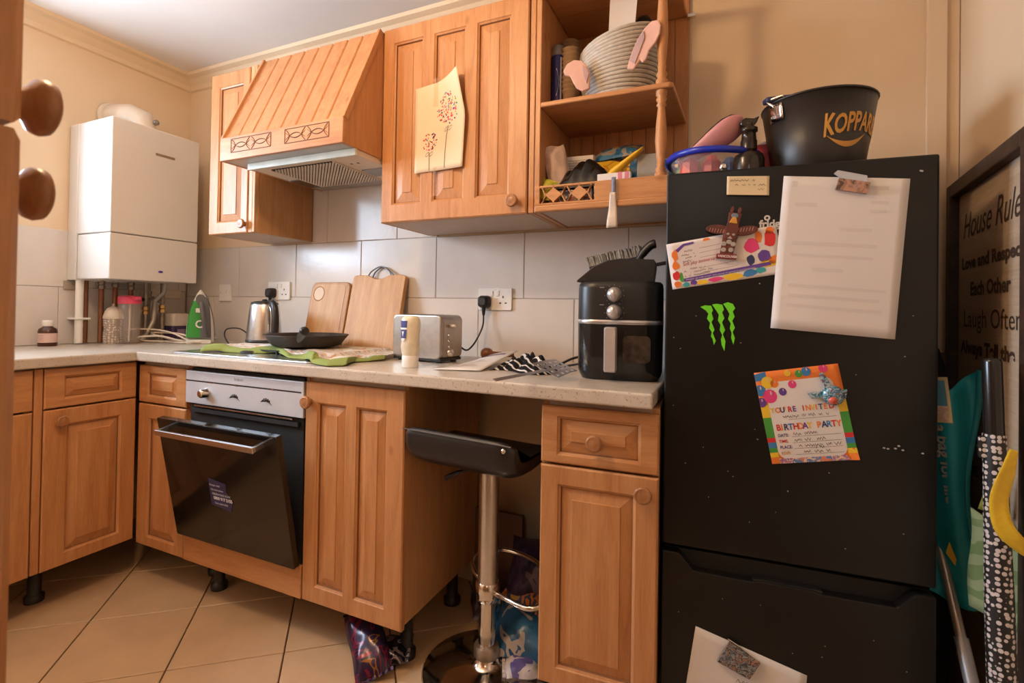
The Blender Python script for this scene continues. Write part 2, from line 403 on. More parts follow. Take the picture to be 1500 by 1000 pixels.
def knob(parent, x, z, y=0, r=.02, name='knob', mat=None):
    s = r / .02
    k = MB().lathe([(.010 * s, 0), (.009 * s, .006 * s), (.013 * s, .012 * s), (.019 * s, .016 * s), (.0205 * s, .021 * s), (.019 * s, .0255 * s), (.0155 * s, .0275 * s), (.014 * s, .0268 * s), (.008 * s, .0285 * s), (.0001, .029 * s)], (x, y, z), 'y', 22)
    return k.build(name, mat or KNOBW, parent)
def carcass(parent, x0, x1, y0, y1, z0, z1, back=True):
    t = .016
    MB().box(x0, y0, z0, x0 + t, y1, z1).build('side_panel', SIDE, parent, .0015)
    MB().box(x1 - t, y0, z0, x1, y1, z1).build('side_panel', SIDE, parent, .0015)
    MB().box(x0 + t, y0, z0, x1 - t, y1, z0 + t).build('bottom_panel', SOFFIT, parent)
    MB().box(x0 + t, y0, z1 - t, x1 - t, y1, z1).build('top_panel', SOFFIT, parent)
    if back: MB().box(x0 + t, y1 - .006, z0 + t, x1 - t, y1, z1 - t).build('back_panel', SOFFIT, parent)
def cleg(parent, x, y, h):
    q = MB(); q.lathe([(.03, 0), (.031, .022), (.024, .027), (.021, .032), (.021, h - .012), (.034, h - .01), (.034, h)], (x, y, 0), 'z', 16)
    q.build('leg', BLACKP, parent)
Bf = .592; ZB, ZD, ZT = .140, .7045, .854
# --- tall panelled base cabinet beside the oven
c = T('base_cabinet', 'tall twin-panel pine base cabinet door between oven and bar stool', 'cabinet', (1.4905, -Bf, 0), group='fitted kitchen base cabinets')
w = .392
d = door(c, 0, ZB, w, ZT - ZB, [(.052, .053, .172, .650), (.212, .053, .330, .650)]); knob(d, .022, .79 , r=.021)
carcass(c, 0, w, .021, .50, ZB + .012, .868); cleg(c, w - .045, .10, ZB + .01); cleg(c, .06, .42, ZB + .01); cleg(c, w - .06, .42, ZB + .01)
# --- drawer unit beside fridge
dyaw = .066
c = T('base_cabinet', 'narrow drawer and door pine base cabinet next to the black fridge', 'cabinet', (2.311, -Bf, 0), dyaw * .85, group='fitted kitchen base cabinets')
w = .293
d = door(c, 0, ZD + .003, w, ZT - ZD - .003, [(.042, .022, w - .042, .122)], 'drawer_front', PINE_H, PINE_H); knob(d, w / 2 - .005, .774, r=.021)
d = door(c, 0, ZB, w, ZD - ZB - .003, [(.046, .045, w - .052, .515)]); knob(d, w - .034, .664, r=.021)
carcass(c, 0, w, .021, .50, ZB, .866); cleg(c, .05, .10, ZB); cleg(c, w - .05, .10, ZB); cleg(c, .05, .42, ZB); cleg(c, w - .05, .42, ZB)
# --- corner cabinet on the back run
c = T('base_cabinet', 'slim corner base cabinet of pine wedged left of the oven', 'cabinet', (.598, -Bf, 0), group='fitted kitchen base cabinets')
w = .290
door(c, 0, ZD + .003, w, ZT - ZD - .003, [(.052, .024, w - .055, .120)], 'drawer_front', PINE_H, PINE_H, raise_=.022)
door(c, 0, ZB, w, ZD - ZB - .003, [(.066, .037, w - .05, .508)])
carcass(c, 0, w, .021, .50, ZB, .868); cleg(c, w - .035, .17, ZB)
# --- left run
c = T('base_cabinet', 'pine base cabinet with wide drawer front facing right in the corner', 'cabinet', (.594, -.902, 0), R(90), group='fitted kitchen base cabinets')
w = .304; z2 = .158
door(c, 0, .726, w, .140, [(.058, .028, w - .055, .112)], 'drawer_front', PINE_H, PINE_H, raise_=.022)
d = door(c, 0, z2, w, .720 - z2, [(.068, .043, w - .055, .507)]); knob(d, .046, .679, r=.02)
carcass(c, 0, w, .021, .56, z2, .868)
MB().box(-.028, .004, z2, -.003, .022, .868).build('filler_strip', PINE_V, c, .003)
cleg(c, .05, .15, z2); cleg(c, w - .12, .40, z2)
c = T('base_cabinet', 'leftmost pine base cabinet mostly cut off beside the foreground larder', 'cabinet', (.594, -1.434, 0), R(90), group='fitted kitchen base cabinets')
w = .50
door(c, 0, .726, w, .140, [(.06, .03, w - .06, .11)], 'drawer_front', PINE_H, PINE_H); door(c, 0, z2, w, .720 - z2, [(.068, .05, w - .068, .51)])
carcass(c, 0, w, .021, .56, z2, .868); cleg(c, .06, .1, z2); cleg(c, .06, .45, z2)
# --- worktops
def worktop(x0, x1, y0, y1, name, label):
    o = MB().box(x0, y0, .873, x1, y1, .91).build(name, WORK, None, .006, 3); return tag(o, label, 'worktop')
worktop(.003, .6185, -1.5, -.007, 'worktop', 'speckled beige worktop along the left wall under the white boiler')
worktop(.6205, 2.593, -.620, -.007, 'worktop', 'long speckled beige worktop carrying kettle, toaster and air fryer')
# --- oven housing + oven
c = T('oven_housing', 'pine housing with plain plinth board below the built-in oven', 'cabinet', (.8905, -Bf, 0)); w = .598
MB().box(.002, .0, ZB - .002, w - .002, .018, .245).build('plinth_board', PINE_H, c, .004)
MB().box(0, .02, ZB, .012, .56, .866).build('side_panel', SIDE, c); MB().box(w - .012, .02, ZB, w, .56, .866).build('side_panel', SIDE, c)
MB().box(.012, .02, .225, w - .012, .56, .24).build('shelf', SOFFIT, c)
cleg(c, .075, .10, ZB); cleg(c, w - .3, .42, ZB)
ov = T('oven', 'built-in black glass oven with steel control panel, door hanging ajar', 'oven', (.8905, -Bf, 0))
q = MB().box(.014, .012, .246, w - .014, .50, .862); q.build('body', BLACKM, ov)
cpn = MB().box(.002, -.004, .732, w - .002, .012, .852).build('control_panel', M('satin steel fascia', (.60, .62, .66), .5, .35, var=.05, scale=8), ov, .002)
MB().box(.004, -.0048, .814, w - .012, -.0035, .8185).build('trim_line', BLACKP, cpn)
for kx in (.135, .27, .45):
    MB().box(kx, -.0052, .813, kx + .012, -.0045, .8195).build('mark', STEEL, cpn)
MB().lathe([(.019, 0), (.019, .006), (.016, .010), (.0155, .026), (.013, .029), (.0001, .0295)], (.122, -.004, .776), 'y', 20).build('control_knob', CHROME, cpn)
for kx in (.268, .425):
    q = MB()
    for i in range(5):
        a = R(150 - i * 30); q.prism(ell(kx + .018 * math.cos(a), .768 + .013 * math.sin(a), .0035, .0035, 8), -.0046, -.0036)
    q.prism([(kx - .024, .772), (kx - .004, .778), (kx + .012, .776), (kx + .03, .760), (kx + .012, .771), (kx - .004, .773), (kx - .024, .768)], -.0046, -.0036)
    q.lathe([(.004, 0), (.0036, .008), (.0001, .0085)], (kx, -.004, .776), 'y', 10); q.build('knob_spindle', BLACKP, cpn)
MB().text('Indesit', lambda x, y: (.265 + x, -.0043, .832 + y), .017).build('logo', flat('grey logo', (.2, .2, .22)), cpn)
MB().box(.03, .0, .70, w - .03, .011, .715).build('vent_strip', BLACKM, ov); MB().box(.05, -.004, .722, w - .05, .003, .727).build('vent_lip', STEEL, ov)
# door hinged along its foot and hanging open
dz, dy, dh = .250, -.004, .455; ang = math.asin(.085 / dh)
def OD(x, t, s): # s up the door, t outwards
    return (x, dy - s * math.sin(ang) - t * math.cos(ang), dz + s * math.cos(ang) - t * math.sin(ang))
OG = M('smoked oven glass', (.011, .008, .006), .10, var=.3, scale=6, spec=.6)
q = MB(); q.prism(rrect(.004, 0, w - .004, dh, .004, 2), 0, .022); q.v = [OD(x, t, s) for x, t, s in q.v]
od = q.build('oven_door', OG, ov, .0015)
q = MB(); q.prism(rrect(.05, .045, w - .05, dh - .09, .01, 3), -.012, -.001); q.v = [OD(x, t, s) for x, t, s in q.v]; q.build('inner_glass', BLACKP, od)
q = MB()
q.prism([(.055, dh - .042), (w - .06, dh - .042), (w - .06, dh - .022), (.055, dh - .022)], .058, .068)
q.v = [OD(x, t, s) for x, t, s in q.v]
hd = q.build('handle', STEEL, od, .002)
q = MB()
for hx in (.055, w - .072): q.prism([(hx, dh - .040), (hx + .012, dh - .040), (hx + .012, dh - .024), (hx, dh - .024)], .022, .06)
q.v = [OD(x, t, s) for x, t, s in q.v]; q.build('handle_bracket', STEEL, hd, .001)
st = MB().prism([(.232, .165), (.33, .15), (.345, .19), (.318, .225), (.322, .252), (.236, .262)], .0222, .0228); st.v = [OD(x, t, s) for x, t, s in st.v]
st = st.build('sticker', flat('navy sticker', (.03, .025, .075), .4), od); st['label'] = 'torn navy sticker with white lettering'
q = MB()
for i, (s0, n_, b_) in enumerate([('Always read', .0105, 0), ('the instruction', .0105, 0), ('FREEPHONE NOW', .011, .0), ('0800 917 2155', .0155, .0006), ('lines open daily', .0105, 0)]):
    q.text(s0, lambda x, y, i=i: OD(.238 + i * .004 + x, .0232, .236 - i * .0165 + y), n_, 0, b_)
q.build('sticker_print', WHITEI, st)

# ================================================================== WALL CABINETS
cD = .3405; ZWB, ZWT = 1.411, 2.122
c = T('wall_cabinet', 'narrow single-door pine wall cabinet hung left of the hood', 'cabinet', (.6435, -cD, ZWB), group='fitted wall cabinets')
w = .245
d = door(c, 0, 0, w, ZWT - ZWB, [(.055, .05, .205, .65)], raise_=.028); knob(d, w - .012, .036, r=.02)
carcass(c, 0, .289, .022, cD - .012, .0, ZWT - ZWB)
MB().box(w + .003, .003, 0, .271, .022, ZWT - ZWB).build('stile', PALE, c, .003); MB().box(.274, .0, 0, .289, .022, ZWT - ZWB).build('stile', PALE, c, .003)
c = T('wall_cabinet', 'wide three-panel pine wall cabinet with a drawing taped on its door', 'cabinet', (1.588, -cD, ZWB), group='fitted wall cabinets')
w = .573
d = door(c, 0, 0, w, ZWT - ZWB, [(.047, .063, .172, .655), (.217, .063, .343, .655), (.386, .063, .51, .655)], raise_=.036); knob(d, .530, .040, r=.021)
carcass(c, 0, .596, .022, cD - .012, 0, ZWT - ZWB)
MB().box(.577, .004, .0, .596, .022, ZWT - ZWB).build('stile', PINE_V, c, .003)
# --- cooker hood housing
c = T('cooker_hood', 'sloping pine canopy cooker hood with carved front rail', 'cooker hood', (.985, -.013, 1.648)); w = .6
prof = [(0, 0), (-.520, 0), (-.520, .088), (-.338, .470), (0, .470)]
for sx in (0, w - .016):
    MB().prism(prof, sx, sx + .016, 'yz').build('side_panel', PINE_V, c, .002)
lipr = MB().box(.0, -.533, 0, w, -.517, .088).build('front_rail', PINE_H, c, .003)
sl = Vector((0, .182, .382)); sl.normalize(); nn = Vector((0, -sl.z, sl.y)); base = Vector((0, -.520, .088)); Ls = .423
def SL(x, s, t): p = base + sl * s + nn * t; return (x, p.y, p.z)
nb = 8; bw = (w - .024) / nb
for i in range(nb):
    x0 = .012 + i * bw + .0016; x1 = x0 + bw - .0032; q = MB(); e = .004
    q.loft([[SL(x0, 0, -.012), SL(x1, 0, -.012), SL(x1, Ls, -.012), SL(x0, Ls, -.012)], [SL(x0, 0, -e), SL(x1, 0, -e), SL(x1, Ls, -e), SL(x0, Ls, -e)],
            [SL(x0 + e, 0, 0), SL(x1 - e, 0, 0), SL(x1 - e, Ls, 0), SL(x0 + e, Ls, 0)]], True, True, False)
    q.build('board', PINE_V, c)
q = MB().prism([(.002, 0), (w - .002, 0), (w - .002, Ls), (.002, Ls)], -.018, -.011); q.v = [SL(x, s, t) for x, t, s in q.v]; q.build('backing_board', GROOVE, c)
for sx in (-.002, w - .010):
    q = MB().prism([(sx, -.004), (sx + .012, -.004), (sx + .012, Ls), (sx, Ls)], -.012, .010); q.v = [SL(x, s, t) for x, t, s in q.v]; q.build('edge_moulding', PINE_V, c, .002)
for cx0, cx1 in ((.063, .269), (.338, .540)):
    q = MB(); z0, z1 = .026, .076; yy = -.5335; th = .0022
    for a in ((cx0, z0, cx1, z0), (cx0, z1, cx1, z1), (cx0, z0, cx0, z1), (cx1, z0, cx1, z1)): q.tube([(a[0], yy, a[1]), (a[2], yy, a[3])], th * .6, 6)
    mid = (cx0 + cx1) / 2; hwid = (cx1 - cx0) / 2
    for kx in (cx0 + hwid * .5, mid + hwid * .5):
        hx = hwid * .46
        q.tube([(kx - hx + 2 * hx * i / 10, yy, .051 + .021 * math.sin(math.pi * i / 10) - (.012 if 1 else 0)) for i in range(11)], [.0006 + .0012 * math.sin(math.pi * i / 10) for i in range(11)], 6)
        q.tube([(kx - hx + 2 * hx * i / 10, yy, .051 - .021 * math.sin(math.pi * i / 10) + .012) for i in range(11)], [.0006 + .0012 * math.sin(math.pi * i / 10) for i in range(11)], 6)
        for sg in (-1, 1):
            q.tube([(kx + sg * hx * (.98 - .36 * math.sin(math.pi * i / 8)), yy, z0 + .003 + (z1 - z0 - .006) * i / 8) for i in range(9)], .0013, 6)
    q.build('carving', GROOVE, lipr)
MB().box(.016, -.517, .001, w - .016, -.004, .007).build('base_plate', M('grey hood plate', (.42, .39, .36), .4, .4), c)
ex = MB().box(.075, -.455, -.019, w - .004, -.135, .001).build('extractor', CREAMP, c, .003)
MB().box(.072, -.468, -.024, w - .002, -.455, .001).build('extractor_lip', M('pale green white metal', (.66, .68, .60), .35), ex, .002)
MB().box(.150, -.425, -.0215, .462, -.148, -.019).build('filter', DARK, ex)
q = MB()
for i in range(38):
    c0 = -.262 + i * .015; xa, xb = max(.154, c0 + .151), min(.458, c0 + .422); hw_ = .0026
    if xb - xa > .006: q.prism([(xa - hw_, c0 - xa - hw_), (xb - hw_, c0 - xb - hw_), (xb + hw_, c0 - xb + hw_), (xa + hw_, c0 - xa + hw_)], -.024, -.0212, 'xy')
q.build('filter_slats', M('beige slats', (.62, .54, .44), .45, 0), ex)['kind'] = 'stuff'
MB().box(.46, -.428, -.0235, .466, -.146, -.019).build('filter_edge', CREAMP, ex); MB().box(.146, -.428, -.0235, .152, -.146, -.019).build('filter_edge', CREAMP, ex)
MB().box(.078, -.27, -.022, .142, -.145, -.0185).build('lamp_cover', M('smoked lamp cover', (.10, .07, .05), .2), ex)
MB().box(.48, -.29, -.022, .588, -.2, -.0185).build('switch_plate', M('grey switch plate', (.25, .24, .25), .3), ex)
for kx in (.50, .53): MB().lathe([(.006, 0), (.006, .004), (.0001, .0045)], (kx, -.37, -.0195), 'z', 10).build('button', BLACKP, ex)
# --- open shelf unit
c = T('shelf_unit', 'open pine end shelf unit with turned spindles above the fridge', 'shelf unit', (2.185, -.006, ZWB))
w = .435; fy = -.334
MB().box(0, fy + .004, 0, .018, 0, 1.0 - .06).build('side_panel', PINE_V, c, .003)
nbp = 9; pw = (w - .018) / nbp
bk = MB().box(.018, -.003, .0, w, -.001, .93).build('back_panel', GROOVE, c)
for i in range(nbp):
    MB().box(.018 + i * pw + .0006, -.010, .0, .018 + (i + 1) * pw - .0006, -.003, .93).build('back_board', PINE_V, bk, .0012, 1)
def shelf(z0, z1, fy_=fy, rx=w - .018, chop=.0):
    q = MB().prism([(.018, fy_), (rx - .01, fy_), (rx, fy_ + .012), (rx + .012, -.011), (.018, -.011)], z0, z1, 'xy'); return q.build('shelf', PINE_H, c, .004)
shelf(.334, .350); shelf(.700, .716)
MB().box(.018, fy + .018, .004, w - .02, -.011, .020).build('bottom_shelf', SOFFIT, c)
MB().box(.004, fy - .006, .0, w - .02, fy + .018, .022).build('bottom_moulding', PINE_H, c, .006, 3)
# gallery rail with pierced lozenges
gz0, gz1, gy0, gy1 = .022, .083, fy, fy + .012
q = MB()
q.box(.004, gy0, gz0, .020, gy1, gz1).box(.195, gy0, gz0, w - .02, gy1, gz1).box(.020, gy0, gz1 - .007, .195, gy1, gz1).box(.020, gy0, gz0, .195, gy1, gz0 + .006)
zc = (gz0 + gz1) / 2
for kx in (.066, .148):
    q.prism([(kx - .028, zc), (kx, zc - .023), (kx + .028, zc), (kx, zc + .023)], gy0, gy1)
    for sx in (-1, 1):
        for sz in (-1, 1):
            a = (kx + sx * .026, zc); b = (kx + sx * .040, zc + sz * .027)
            q.prism([(a[0], a[1] + .003), (a[0], a[1] - .003), (b[0] - .003, b[1]), (b[0] + .003, b[1])], gy0, gy1)
    for sz in (-1, 1): q.prism([(kx - .003, zc + sz * .02), (kx + .003, zc + sz * .02), (kx + .003, zc + sz * .028), (kx - .003, zc + sz * .028)], gy0, gy1)
q.build('gallery_rail', PINE_H, c, .001, 1)
def spindle(z0, z1):
    L_ = z1 - z0; pr = [(0.017, 0), (.017, .04), (.011, .06), (.016, .09), (.010, .12), (.0125, .16), (.0105, .17), (.013, .25), (.0165, .42), (.0145, .62), (.0105, .78), (.010, .81), (.0145, .83), (.0105, .86), (.0155, .90), (.011, .93), (.016, .95), (.016, 1)]
    MB().lathe([(r, h * L_) for r, h in pr], (w - .052, fy + .022, z0), 'z', 16).build('spindle', PINE_V, c)
spindle(.083, .334); spindle(.350, .700)
MB().box(w - .004, -.03, .69, w + .02, -.012, .70).build('bracket', CHROME, c)
# --- larder in the left foreground
c = T('larder_cupboard', 'tall pine larder edge with round knobs in the blurred left foreground', 'cupboard', (1.714, -1.675, 0), R(180))
c.location = (2.314, -1.675, 0)
w = .6
d = door(c, 0, 1.222, w, .88, [(.07, .07, w - .07, .81)], t=.024, e=.006); knob(d, .030, 1.246, r=.0205)
d = door(c, 0, .16, w, 1.058, [(.07, .07, w - .07, .988)], t=.024, e=.006); knob(d, .034, 1.182, r=.0195)
carcass(c, .004, w, .025, .58, .15, 2.10)
for lx in (.05, w - .05): cleg(c, lx, .1, .15); cleg(c, lx, .5, .15)

# ================================================================== BOILER
bo = T('boiler', 'white wall-mounted combi boiler with pipes below in the left corner', 'boiler', (0.006, -.37, 1.206))
MB().box(0, -.202, -.004, .07, .202, .705).build('back_frame', WHITEM, bo, .004)
MB().box(.062, -.1985, .205, .322, .1995, .707).build('casing', WHITEM, bo, .005, 3)
MB().box(.075, -.1985, 0, .322, .1995, .2005).build('drop_panel', WHITEM, bo, .005, 3)
MB().box(.07, -.19, .03, .315, .19, .21).build('inner_body', GREYPIPE, bo)
MB().box(.3225, -.015, .586, .3245, .075, .597).build('slot', M('grey slot', (.25, .17, .11), .5), bo, .002)
MB().prism(ell(.02, .045, .011, .0055, 14), .322, .3235, 'yz').build('badge', M('violet badge', (.06, .03, .28), .3), bo)
fl_ = MB().tube([(.0, -.03, .80), (.06, -.03, .80), (.115, -.01, .80), (.150, .02, .785), (.155, .03, .74), (.155, .03, .705)], [.055, .055, .056, .056, .054, .054], 20)
fl_ = fl_.build('flue_elbow', CREAMP, bo)
MB().lathe([(.068, 0), (.07, .008), (.06, .016)], (.0, -.03, .80), 'x', 24).build('flue_collar', CREAMP, bo)
MB().lathe([(.013, 0), (.013, .01), (.01, .012), (.0001, .012)], (.208, .05, .775), 'x', 14).build('test_cap', GREYPIPE, bo)
for py, r_, mt_, xx in ((-.178, .016, WHITEP, .06), (-.150, .0115, COPPER, .05), (-.09, .011, COPPER, .06), (-.025, .011, COPPER, .05), (.035, .0105, COPPER, .07), (.095, .0105, GREYPIPE, .09), (.125, .010, GREYPIPE, .06), (.165, .0105, GREYPIPE, .11)):
    MB().tube([(xx, py, -.29), (xx, py, -.15), (xx, py, .03)], r_, 12).build('pipe', mt_, bo)
MB().tube([(.09, .095, -.10), (.09, .13, -.075), (.11, .165, -.10)], .008, 10).build('pipe', GREYPIPE, bo)
MB().tube([(.07, .035, -.085), (.08, .065, -.085), (.09, .095, -.085)], .009, 10).build('pipe', DARK, bo)
MB().tube([(.14, .16, .02), (.14, .15, -.05), (.12, .12, -.09), (.12, .115, -.19), (.13, .08, -.25), (.12, .06, -.288)], .011, 10).build('flexible_hose', M('braided hose', (.40, .37, .33), .4, .5, bump=.3, bscale=200), bo)
for py, xx, zz in ((.095, .09, -.14), (.165, .11, -.13), (.125, .06, -.06), (-.09, .06, -.02), (-.025, .05, -.01), (.035, .07, -.02)):
    MB().lathe([(.010, -.02), (.0155, -.018), (.0155, -.004), (.012, 0), (.0155, .004), (.0155, .018), (.010, .02)], (xx, py, zz), 'z', 6, smooth=False).build('valve', BRASS if zz < -.1 else GREYPIPE, bo)
MB().box(.0, -.198, -.184, .08, -.140, -.174).build('pipe_clip', WHITEP, bo, .003)
MB().box(.0, .10, -.075, .012, .33, -.03).build('wall_bracket', CREAMP, bo, .003)
MB().box(.0, -.215, -.045, .012, -.16, -.006).build('wall_bracket', M('grey plate', (.36, .30, .25), .5), bo, .002)

# ================================================================== SOCKETS
def faceplate(x0, z0, w, h, name, label, cat):
    o = T(name, label, cat, (x0, -.006, z0)); MB().prism(rrect(0, 0, w, h, .006, 3), -.009, 0).build('faceplate', WHITEP, o, .0015); return o
def outlet(o, cx, cz):
    q = MB()
    for dx, dz, w_, h_ in ((0, .012, .005, .009), (-.012, -.012, .008, .005), (.012, -.012, .008, .005)): q.box(cx + dx - w_ / 2, -.0098, cz + dz - h_ / 2, cx + dx + w_ / 2, -.0088, cz + dz + h_ / 2)
    q.build('pin_hole', BLACKM, o)
def rocker(o, cx, cz): MB().box(cx - .006, -.012, cz - .010, cx + .006, -.008, cz + .010).build('rocker_switch', WHITEP, o, .001)
s = faceplate(1.832, 1.099, .147, .088, 'double_socket', 'white double wall socket above the papers with black plug', 'socket')
outlet(s, .110, .040); outlet(s, .034, .040); rocker(s, .060, .066); rocker(s, .086, .066)
s = faceplate(.650, 1.132, .147, .089, 'double_socket', 'white double wall socket behind the kettle', 'socket')
outlet(s, .110, .038); outlet(s, .034, .038); rocker(s, .060, .068); rocker(s, .086, .068)
s = faceplate(.288, 1.122, .088, .088, 'wall_switch', 'white single fused switch plate between iron and kettle', 'switch'); rocker(s, .052, .05)
MB().lathe([(.003, 0), (.003, .001), (.0001, .001)], (.010, -.009, .044), 'y', 8).build('screw', BRASS, s); MB().lathe([(.003, 0), (.003, .001), (.0001, .001)], (.078, -.009, .044), 'y', 8).build('screw', BRASS, s)
def plug(x, z, cordpts, label, cat='plug', name='plug'):
    o = T(name, label, cat, (x, -.0155, z))
    q = MB(); q.loft([[(a, -t, b) for a, b in rrect(-w_, -h_, w_, h_ * .9, .012, 4)] for t, w_, h_ in ((0, .024, .025), (.012, .025, .026), (.03, .021, .022), (.036, .014, .015))]); q.build('plug_body', BLACKP, o)
    MB().lathe([(.009, 0), (.008, -.012), (.006, -.03), (.0045, -.036)], (0, -.017, -.020), 'z', 10).build('strain_relief', BLACKP, o)
    MB().tube(cordpts, .0035, 8).build('cord', BLACKP, o)
def smooth_path(pts, n=6):
    P = [Vector(p) for p in pts]; out = []
    for i in range(len(P) - 1):
        p0, p1, p2, p3 = P[max(i - 1, 0)], P[i], P[i + 1], P[min(i + 2, len(P) - 1)]
        for k in range(n):
            t = k / n; out.append(.5 * ((2 * p1) + (-p0 + p2) * t + (2 * p0 - 5 * p1 + 4 * p2 - p3) * t * t + (-p0 + 3 * p1 - 3 * p2 + p3) * t ** 3))
    out.append(P[-1]); return out
plug(1.866, 1.133, smooth_path([(0, -.017, -.05), (-.002, -.02, -.10), (-.018, -.05, -.16), (-.03, -.09, -.19), (-.035, -.13, -.18), (-.033, -.17, -.155)]), 'black three-pin plug with cord looping down to the toaster')
plug(.684, 1.166, smooth_path([(0, -.017, -.05), (.0, -.02, -.12), (.01, -.06, -.2), (.03, -.1, -.23)]), 'black plug pushed in the socket behind the kettle')

# ================================================================== ON THE WORKTOP
ZW = .9105
hob = T('gas_hob', 'steel gas hob mostly hidden under the tea towel', 'hob', (1.21, -.335, ZW))
MB().prism(rrect(-.44, -.245, .29, .265, .02, 4), 0, .006, 'xy').build('hob_plate', STEEL, hob, .002)
for bx_, by_ in ((-.15, -.11), (.14, -.11), (-.15, .11), (.14, .11), (-.345, .11)):
    bn = MB().lathe([(.045, .006), (.045, .012), (.035, .016), (.0001, .017)], (bx_, by_, 0), 'z', 20).build('burner', BLACKM, hob)
q = MB()
for by_ in (-.11, .11):
    q.box(-.42, by_ - .004, .015, .26, by_ + .004, .021)
for bx_ in (-.42, -.345, -.27, -.15, -.01, .01, .14, .256): q.box(bx_ - .003, -.118, .006, bx_ + .003, .20, .019)
q.build('pan_support', BLACKM, hob)
ztow = ZW + .0225
# tea towel draped over the hob
TW = blobs('printed tea towel', [(.55, .62, .42), (.72, .66, .58), (.74, .68, .62), (.72, .66, .60), (.62, .36, .2), (.70, .64, .57), (.38, .36, .34), (.72, .66, .58)], 9, .85, 0, 1.1, 2)
TWG = stripes_mat('green towel hem', (.21, .27, .055), (.30, .35, .13), 60, 1, .9)
tow = T('tea_towel', 'white printed tea towel with lime green border spread over the hob', 'towel', (.90, -.5, ZW))
ex0 = [(.905, -.552), (.972, -.508), (1.079, -.482), (1.169, -.425), (1.334, -.522), (1.423, -.530), (1.515, -.590), (1.600, -.612), (1.638, -.571), (1.585, -.465), (1.612, -.425), (1.638, -.368)]
def tow_front(u):
    k = u * (len(ex0) - 1); i = min(int(k), len(ex0) - 2); t = k - i; t = t * t * (3 - 2 * t); return (ex0[i][0] * (1 - t) + ex0[i + 1][0] * t - .90, ex0[i][1] * (1 - t) + ex0[i + 1][1] * t + .5)
def towp(u, v):
    fx, fy_ = tow_front(u); bx_, by_ = (-.085 + .745 * u, .27 + .085 * math.sin(u * 1.6))
    w = v ** 1.15; x = fx * (1 - w) + bx_ * w; y = fy_ * (1 - w) + by_ * w
    hh = .0245 + (.010 * math.sin(u * 27 + v * 3) + .006 * math.sin(u * 13 - v * 9 + 1)) * (1 - v) ** 1.2 * (1 if u < .95 else .3) + .002 * math.sin(v * 25 + u * 6) + .004 * (1 - v)
    if v > .32: hh = max(.0245, .4 * hh + .0147)
    edge = max(0, 1 - v / .13) ** 1.4; lo = .0075 if y > -.075 and x < .595 else .0015
    hh = hh * (1 - edge) + (lo + .006 * max(0, math.sin(u * 27))) * edge
    if x > .60: hh = hh * .55 + .002
    return (x, y, max(lo, hh))
tcl = MB().grid(lambda u, v: towp(u, .15 + v * .85), 80, 26).build('cloth', TW, tow, solid=.002)
MB().grid(lambda u, v: towp(u, v * .15), 80, 6).build('green_hem', TWG, tow, solid=.002)
q = MB(); q.text('countryside', lambda x, y: tuple(Vector(towp(.80 + x * 1.0, .42 + y * 1.6)) + Vector((0, 0, .0022))), .05, .2); q.build('lettering', INK, tow)
# kettle
ke = T('kettle', 'brushed steel kettle with black handle standing behind the frying pan', 'kettle', (.860, -.215, ztow + .0035), R(-20))
MB().lathe([(.076, 0), (.078, .006), (.078, .012), (.072, .014)], (0, 0, 0), 'z', 28).build('base', BLACKP, ke)
MB().lathe([(.0745, .014), (.0745, .03), (.068, .10), (.0605, .165), (.058, .17)], (0, 0, 0), 'z', 28).build('body', STEEL, ke)
MB().lathe([(.059, .17), (.057, .178), (.04, .184), (.012, .186), (.012, .192), (.0001, .194)], (0, 0, 0), 'z', 28).build('lid', BLACKP, ke)
q = MB(); pts = smooth_path([(.05, 0, .172), (.085, 0, .178), (.112, 0, .155), (.122, 0, .10), (.116, 0, .045), (.092, 0, .018), (.066, 0, .025)], 5)
q.tube(pts, [.011 + .004 * math.sin(math.pi * i / (len(pts) - 1)) for i in range(len(pts))], 10); q.build('handle', BLACKP, ke)
q = MB(); q.tube(smooth_path([(.062, -.006, .165), (.084, -.006, .15), (.094, -.006, .10), (.09, -.006, .05)], 5), .004, 8); q.build('handle_trim', CHROME, ke)
MB().loft([[(-.058, -.016, .155), (-.058, .016, .155), (-.052, .02, .175), (-.052, -.02, .175)], [(-.082, -.004, .174), (-.082, .004, .174), (-.08, .006, .178), (-.08, -.006, .178)]]).build('spout', STEEL, ke)
attach(MB().tube(smooth_path([(.765, -.20, ZW + .02), (.69, -.24, ZW + .006), (.64, -.22, ZW + .008), (.58, -.20, ZW + .045), (.56, -.17, ZW + .075), (.60, -.13, ZW + .075), (.66, -.10, ZW + .03), (.69, -.05, ZW + .008)]), .0035, 8).build('cord', BLACKP), ke)
# frying pan
pa = T('frying_pan', 'old black frying pan with thick black handle on the hob', 'pan', (1.215, -.315, ztow + .012))
IRON = M('seasoned iron', (.045, .035, .028), .5, .4, var=.4, scale=18)
MB().lathe([(.0001, 0), (.125, 0), (.132, .004), (.158, .038), (.161, .041), (.163, .044), (.159, .044), (.154, .038), (.128, .008), (.0001, .006)], (0, 0, 0), 'z', 36, False).build('pan_body', IRON, pa)
q = MB(); q.tube(smooth_path([(.085, -.120, .028), (.115, -.150, .036), (.16, -.185, .052), (.21, -.225, .07), (.235, -.245, .071)], 5), [.008] * 3 + [.011] * 5 + [.014] * 8 + [.0155] * 4 + [.011], 12); q.build('handle', BLACKP, pa)
